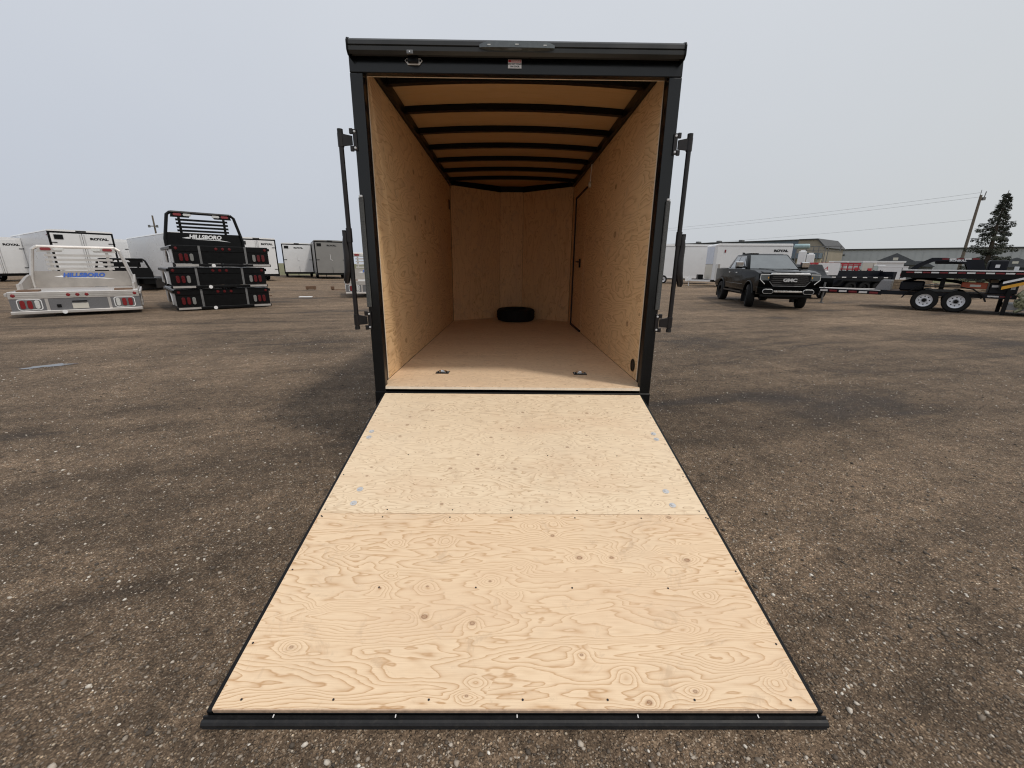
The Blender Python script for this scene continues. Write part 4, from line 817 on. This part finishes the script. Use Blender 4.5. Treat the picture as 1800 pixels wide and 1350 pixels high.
def red_rack():
    o = thing('steel_rack', 'red welded steel rack with a white sign, beyond the dump trailer', 'rack', (22.6, 27.6, 0), -38)
    for x in (-.9, 1.5):
        for k in range(4): B('rack_post', 'red', o, x - .45 + .3 * k, x - .38 + .3 * k, 0, .08, 0, 1.75)
        for k in range(6): B('rack_bar', 'red', o, x - .5, x + .6, -.05, -.0005, .25 + .27 * k, .33 + .27 * k)
    B('rack_rail', 'red', o, -1.4, 2.1, .081, .16, 1.70, 1.80); B('rack_rail', 'red', o, -1.4, 2.1, .081, .16, .1, .75)
    MB().prism([(-.5, .30), (1.1, .85), (1.1, 1.0), (-.5, .45)], 'y', -.12, -.051).build('diagonal_brace', 'red', o)
    B('white_sign', 'paper', o, -.30, .95, -.16, -.122, .95, 1.78); text('sign_lettering', 'A', .35, 'red_ink', o, face_back(.2, -.165, 1.4), shear=.3)
red_rack()
for i, (x, y, w, h, m, lab) in enumerate(((25.75, 30.15, .80, 1.90, 'pale_green', 'pale green upright panel standing next to the red rack'), (26.50, 29.50, .86, 1.92, 'pale_green', 'pale green panel between its narrow twin and the cream one'), (27.1, 29.0, .78, 1.85, 'pale_cream', 'cream panel with a small red mark'), (27.55, 28.6, .62, 1.62, 'pale_green', 'short pale green panel beside the large white panel'), (28.1, 28.05, 1.65, 1.55, 'white', 'wide white panel standing before the grass'))):
    o = thing('storage_container', lab.replace('panel', 'storage box'), 'storage box', (x, y, 0), -38, 'pale storage boxes beyond the dump trailer')
    B('shell', m, o, -w / 2, w / 2, 0, 1.9, .10, h, bevel=.02); B('lid', 'white_trim', o, -w / 2 - .02, w / 2 + .02, -.02, 1.92, h + .001, h + .05)
    for s in (-1, 1): B('skid', 'wood', o, s * w * .35 - .06, s * w * .35 + .06, 0, 1.9, 0, .0995)
    B('door_gap', 'steel_grey', o, w * .30, w * .32, -.012, -.0005, .14, h - .05)
    if 'cream' in lab: B('red_mark', 'red_ink', o, -.05, .2, -.012, -.0005, h * .62, h * .78)
o = thing('flat_roof_cabin', 'long low white cabin behind the pale storage boxes', 'cabin', (32.3, 35.6, 0), -40)
B('wall', 'white', o, -2.6, 2.6, 0, 3, 0, 1.95); B('roof', 'white_trim', o, -2.7, 2.7, -.12, 3.1, 1.9505, 2.08); B('window', 'window_dark', o, 1.2, 2.0, -.02, -.0005, 1.0, 1.6)
def lumber(x, y, ang, n, lab, lv=4):
    o = thing('lumber_stack', lab, 'lumber', (x, y, 0), ang, 'stacked lumber near the tandem trailer')
    for k in range(lv):
        for j in range(n): B('board', 'wood', o, -1.1 + random.uniform(-.06, .06), 1.1 + random.uniform(-.06, .06), j * .26, j * .26 + .24, .12 + .17 * k, .12 + .155 + .17 * k)
    for x_ in (-.8, .8): B('bearer', 'wood', o, x_ - .05, x_ + .05, 0, n * .26, 0, .1195)
lumber(24.0, 22.3, -30, 4, 'pale lumber stack right of the dump trailer'); lumber(26.3, 21.2, -38, 4, 'weathered lumber stack under the gooseneck deck', 3); lumber(22.5, 18.3, -44, 3, 'low dark lumber stack behind the tandem trailer wheels', 2)
# second vehicle roof behind the pickup
o = thing('parked_car', 'dark car with white mirrors mostly hidden behind the pickup', 'car', (14.75, 18.9, 0), 165)
MB().prism([(-2.2, .45), (-2.25, .95), (-1.6, 1.15), (-.9, 1.55), (.8, 1.58), (1.5, 1.12), (2.3, .98), (2.35, .5)], 'x', -.88, .88).build('body', 'car', o, .06, 2, smooth=True)
MB().prism([(-1.35, 1.2), (-.85, 1.5), (.75, 1.52), (1.2, 1.18)], 'x', -.887, .887).build('side_window', 'glass', o)
for s in (-1, 1):
    B('wing_mirror', 'white_trim', o, *sorted((s * .90, s * 1.08)), .95, 1.10, 1.14, 1.26, bevel=.02)
    for y in (-1.4, 1.45): wheel(o, s * .80, y, .33, .2, 'silver_wheel', side=s, n=20)

# ------------------------------------------------------------------ buildings, pole, tree
def warehouse():
    o = thing('warehouse', 'long grey metal clad warehouse beyond the yard', 'building', (59.5, 77.0, 0), -43)
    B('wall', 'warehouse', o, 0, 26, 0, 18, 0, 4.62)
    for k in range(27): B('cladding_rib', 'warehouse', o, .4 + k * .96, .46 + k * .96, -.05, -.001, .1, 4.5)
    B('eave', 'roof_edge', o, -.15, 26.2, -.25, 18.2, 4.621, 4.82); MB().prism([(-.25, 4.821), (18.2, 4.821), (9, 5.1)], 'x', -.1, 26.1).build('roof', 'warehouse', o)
    B('wall_light', 'roof_edge', o, 2.2, 2.5, -.2, -.001, 3.7, 3.9)
warehouse()
def workshop():
    o = thing('workshop_building', 'slate blue and tan workshop with a dark roof edge, beyond the white trailer', 'building', (47.3, 67.6, 0), -53)
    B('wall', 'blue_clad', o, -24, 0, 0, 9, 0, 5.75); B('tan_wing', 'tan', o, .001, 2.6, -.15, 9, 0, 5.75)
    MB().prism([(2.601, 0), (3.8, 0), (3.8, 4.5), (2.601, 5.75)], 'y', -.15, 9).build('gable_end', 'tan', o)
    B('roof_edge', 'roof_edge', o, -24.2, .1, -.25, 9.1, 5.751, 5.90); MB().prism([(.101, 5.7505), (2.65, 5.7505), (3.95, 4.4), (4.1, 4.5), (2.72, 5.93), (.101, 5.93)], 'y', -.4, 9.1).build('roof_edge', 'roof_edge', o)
    for k in range(3): B('roof_vent', 'steel_grey', o, -19 + 4.2 * k, -18.4 + 4.2 * k, 2, 3, 5.901, 6.3)
    for k in range(2): B('window', 'window_dark', o, -4.2 + 1.5 * k, -3.3 + 1.5 * k, -.05, -.001, 3.4, 4.2)
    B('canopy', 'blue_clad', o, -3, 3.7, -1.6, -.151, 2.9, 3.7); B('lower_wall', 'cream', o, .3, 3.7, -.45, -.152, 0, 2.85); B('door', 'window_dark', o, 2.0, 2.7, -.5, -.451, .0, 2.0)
workshop()
def gantry():
    o = thing('pipe_gantry', 'pale steel pipe gantry frame in front of the workshop', 'gantry', (39.2, 52.5, 0), -36)
    for x in (0, .55, 1.25, 1.55): B('gantry_post', 'steel_grey', o, x, x + .09, 0, .1, 0, 4.05)
    B('gantry_beam', 'steel_grey', o, -.9, 2.9, -.02, .12, 4.051, 4.15); B('gantry_beam', 'steel_grey', o, -.9, 2.8, -.02, -.001, 3.6, 3.66); B('gantry_head', 'steel_grey', o, 2.75, 2.9, -.1, .2, 3.5, 4.05)
gantry()
o = thing('storage_tank', 'pale teal horizontal tank raised before the workshop', 'tank', (37.05, 51.55, 3.45), -36)
MB().lathe([(.0001, -.85), (.24, -.80), (.30, -.7), (.30, .7), (.24, .80), (.0001, .85)], (0, 0, .60), 'x', 18).build('shell', 'teal', o, smooth=True)
for x in (-.5, .5): B('tank_leg', 'steel_grey', o, x - .06, x + .06, -.2, .2, -3.45, .35)
for x, y, h, lab in ((33.85, 46.5, 3.25, 'tall white square silo beside the workshop'), (34.65, 46.2, 2.95, 'shorter white square silo beside the workshop')):
    o = thing('white_silo', lab, 'silo', (x, y, 0), -36)
    MB().prism([(-.38, -.4), (.38, -.4), (.38, .4), (-.38, .4)], 'z', .8, h).build('bin', 'white', o, .06, 2); MB().prism([(-.22, -.25), (.22, -.25), (.22, .25), (-.22, .25)], 'z', h + .001, h + .15).build('hatch', 'white_trim', o)
    for a in (-.3, .3):
        for b in (-.3, .3): B('bin_leg', 'steel_grey', o, a - .05, a + .05, b - .05, b + .05, 0, .799)
def house(label, loc, ang, w, d, hw, hr, gable=True):
    o = thing('house', label, 'house', (loc[0], loc[1], 0), ang)
    B('wall', 'steel_grey', o, -w / 2, w / 2, 0, d, 0, hw)
    MB().prism([(-w / 2 - .6, hw + .001), (w / 2 + .6, hw + .001), (0, hr)], 'y', -.5, d + .5).build('roof', 'shingle', o)
    MB().prism([(-w * .9, hw - .2), (-w / 2 - .605, hw + .5), (w / 2 + .605, hw + .5), (w * .9, hw - .2)], 'y', d * .35, d * 1.3).build('side_roof', 'shingle', o)
    B('side_wall', 'steel_grey', o, -w * .85, w * .85, d * .4, d * 1.2, 0, hw - .201)
    for x in (-w * .28, w * .22): B('window', 'window_dark', o, x - .6, x + .6, -.04, -.001, .9, 2.1)
    B('gable_vent', 'pale_cream', o, -.25, .25, -.52, -.5005, hw + (hr - hw) * .38, hw + (hr - hw) * .62)
    return o
house('dark gabled house in front of the grey warehouse', (51.0, 53.3), -44, 4.4, 7, 1.95, 3.42)
house('dark roofed house at the far right behind the spruce', (61.5, 48.6), -52, 4.5, 7, 1.75, 2.9)
o = thing('utility_pole', 'tall grey wooden utility pole beside the spruce', 'utility pole', (58.2, 51.8, 0))
MB().cyl((0, 0, 0), (0, 0, 10.3), .19, .13, n=12).build('shaft', 'pole_wood', o, smooth=True); MB().cyl((.35, -.1, 10.05), (.42, -.1, 10.7), .05).build('insulator', 'steel_grey', o); MB().cyl((-.1, 0, 10.3), (-.1, 0, 10.9), .03).build('insulator', 'steel_grey', o); B('transformer_bracket', 'steel_grey', o, .18, .5, -.2, .1, 9.7, 10.05)
o = thing('utility_pole', 'thin dark pole with crossarm rising behind the left trailers', 'utility pole', (-81.6, 98.2, 0))
MB().cyl((0, 0, 0), (0, 0, 11.4), .22, .16, n=10).build('shaft', 'pole_wood', o, smooth=True); B('crossarm', 'pole_wood', o, -.9, .9, -.3, -.23, 9.0, 9.2)
for x in (-.9, .9): B('insulator', 'steel_grey', o, x - .22, x + .22, -.45, -.301, 8.8, 9.35)
for k, (za, xb, yb, zb_) in enumerate(((10.6, 14, 106, 8.6), (10.1, 14.2, 106, 8.2), (7.5, 14.2, 106, 5.4))):
    pts = []
    for i in range(25):
        t_ = i / 24; pts.append((58.2 + (xb - 58.2) * t_, 51.8 + (yb - 51.8) * t_, za + (zb_ - za) * t_ - 4 * .7 * t_ * (1 - t_)))
    o = MB().tube(pts, .013, 5).build('overhead_wire', 'wire'); tag(o, ('topmost thin overhead wire sagging leftwards from the utility pole', 'second overhead wire just under the topmost wire', 'lowest overhead wire crossing behind the workshop')[k], 'wire', 'overhead wires')
def spruce(loc, H, Rb, label):
    o = thing('spruce_tree', label, 'tree', (loc[0], loc[1], 0)); q = random.Random(11)
    tr = MB().tube([(0, 0, 0), (.03, 0, H * .3), (-.05, .02, H * .65), (0, 0, H)], [.26, .2, .11, .02], 10).build('trunk', 'bark', o, smooth=True)
    cr = MB(); br = MB(); z = .9; V_ = []; F_ = []
    while z < H - .1:
        f = (z / H); rad = Rb * (1 - f) ** .85 * q.uniform(.72, 1.1) + .12; nb = 8 if f < .6 else 6
        if 0.33 < f < .40: rad *= .45
        for b in range(nb):
            if q.random() < .28: continue
            a = 2 * math.pi * b / nb + q.uniform(-.45, .45); L_ = rad * q.uniform(.6, 1.15); dz = -L_ * q.uniform(.12, .34)
            p0 = Vector((0, 0, z)); p1 = Vector((L_ * math.cos(a), L_ * math.sin(a), z + dz)); pm = p0.lerp(p1, .6) + Vector((0, 0, -.05 * L_)); p1.z += .08 * L_
            br.tube([p0, pm, p1], [.035, .02, .006], 4)
            n_ = int(26 + 95 * L_)
            for i in range(n_):
                t_ = q.uniform(.12, 1.0) ** .8; c_ = p0.lerp(pm, t_ / .6) if t_ < .6 else pm.lerp(p1, (t_ - .6) / .4)
                sd = Vector((-math.sin(a), math.cos(a), 0)) * q.uniform(-1, 1) * q.choice((.18, .30, .42)) * (1.1 - t_) * min(1.6, L_) + Vector((0, 0, q.uniform(-.26, .05)))
                tip = c_ + sd; dd = (Vector((math.cos(a), math.sin(a), -.25)) * .6 + sd * 1.6 + Vector((q.uniform(-.3, .3), q.uniform(-.3, .3), q.uniform(-.45, .15)))).normalized() * q.uniform(.09, .22)
                w_ = dd.cross(Vector((q.uniform(-1, 1), q.uniform(-1, 1), 1))).normalized() * q.uniform(.012, .030)
                k0 = len(V_); V_ += [tip - w_, tip + dd * .5 - w_ * 1.5, tip + dd, tip + dd * .45 + w_ * 1.5, tip + w_]; F_.append((k0, k0 + 1, k0 + 2, k0 + 3, k0 + 4))
        z += q.uniform(.28, .50) * (1.25 - .5 * f)
    cr.add(V_, F_); me = bpy.data.meshes.new('crown'); me.from_pydata([tuple(v) for v in cr.v], [], cr.f); me.materials.append(M['needles']); c = bpy.data.objects.new('crown', me); C.objects.link(c); c.parent = o
    br.build('branch_work', 'bark', o)['kind'] = 'stuff'
spruce((49.2, 40.85), 9.0, 2.6, 'dark ragged spruce tree beside the tall wooden pole')
# small things lying on the yard
def crate(loc, ang, w, d, h, lab, mat='crate_brown'):
    o = thing('wooden_block', lab, 'block', (loc[0], loc[1], 0), ang); B('block', mat, o, -w / 2, w / 2, 0, d, .04, h, bevel=.01); B('batten', mat, o, -w / 2 + .03, -w / 2 + .10, .02, d - .02, 0, .0395); B('batten', mat, o, w / 2 - .10, w / 2 - .03, .02, d - .02, 0, .0395)
crate((-10.8, 19.9), 20, .50, .3, .19, 'short brown timber block lying in the open yard'); crate((-9.55, 19.7), 15, .16, .2, .20, 'small brown block at the end of a plank')
for (x, y, ang, l, w_, m, lab) in ((-8.5, 19.8, 6, 2.0, .10, 'crate_brown', 'long brown plank lying on the gravel'), (-8.6, 14.6, 12, .5, .22, 'white_trim', 'scrap of white board on the gravel'), (-10.6, 15.2, -8, .5, .09, 'crate_brown', 'short brown stick on the gravel'), (-7.6, 20.4, 4, .5, .16, 'white_trim', 'pale scrap of board near the skirted truck bed')):
    o = MB().box(-l / 2, l / 2, 0, w_, 0, .035).build('loose_board', m, None, .004); o.location = (x, y, .002); o.rotation_euler = (0, 0, R(ang)); tag(o, lab, 'board')
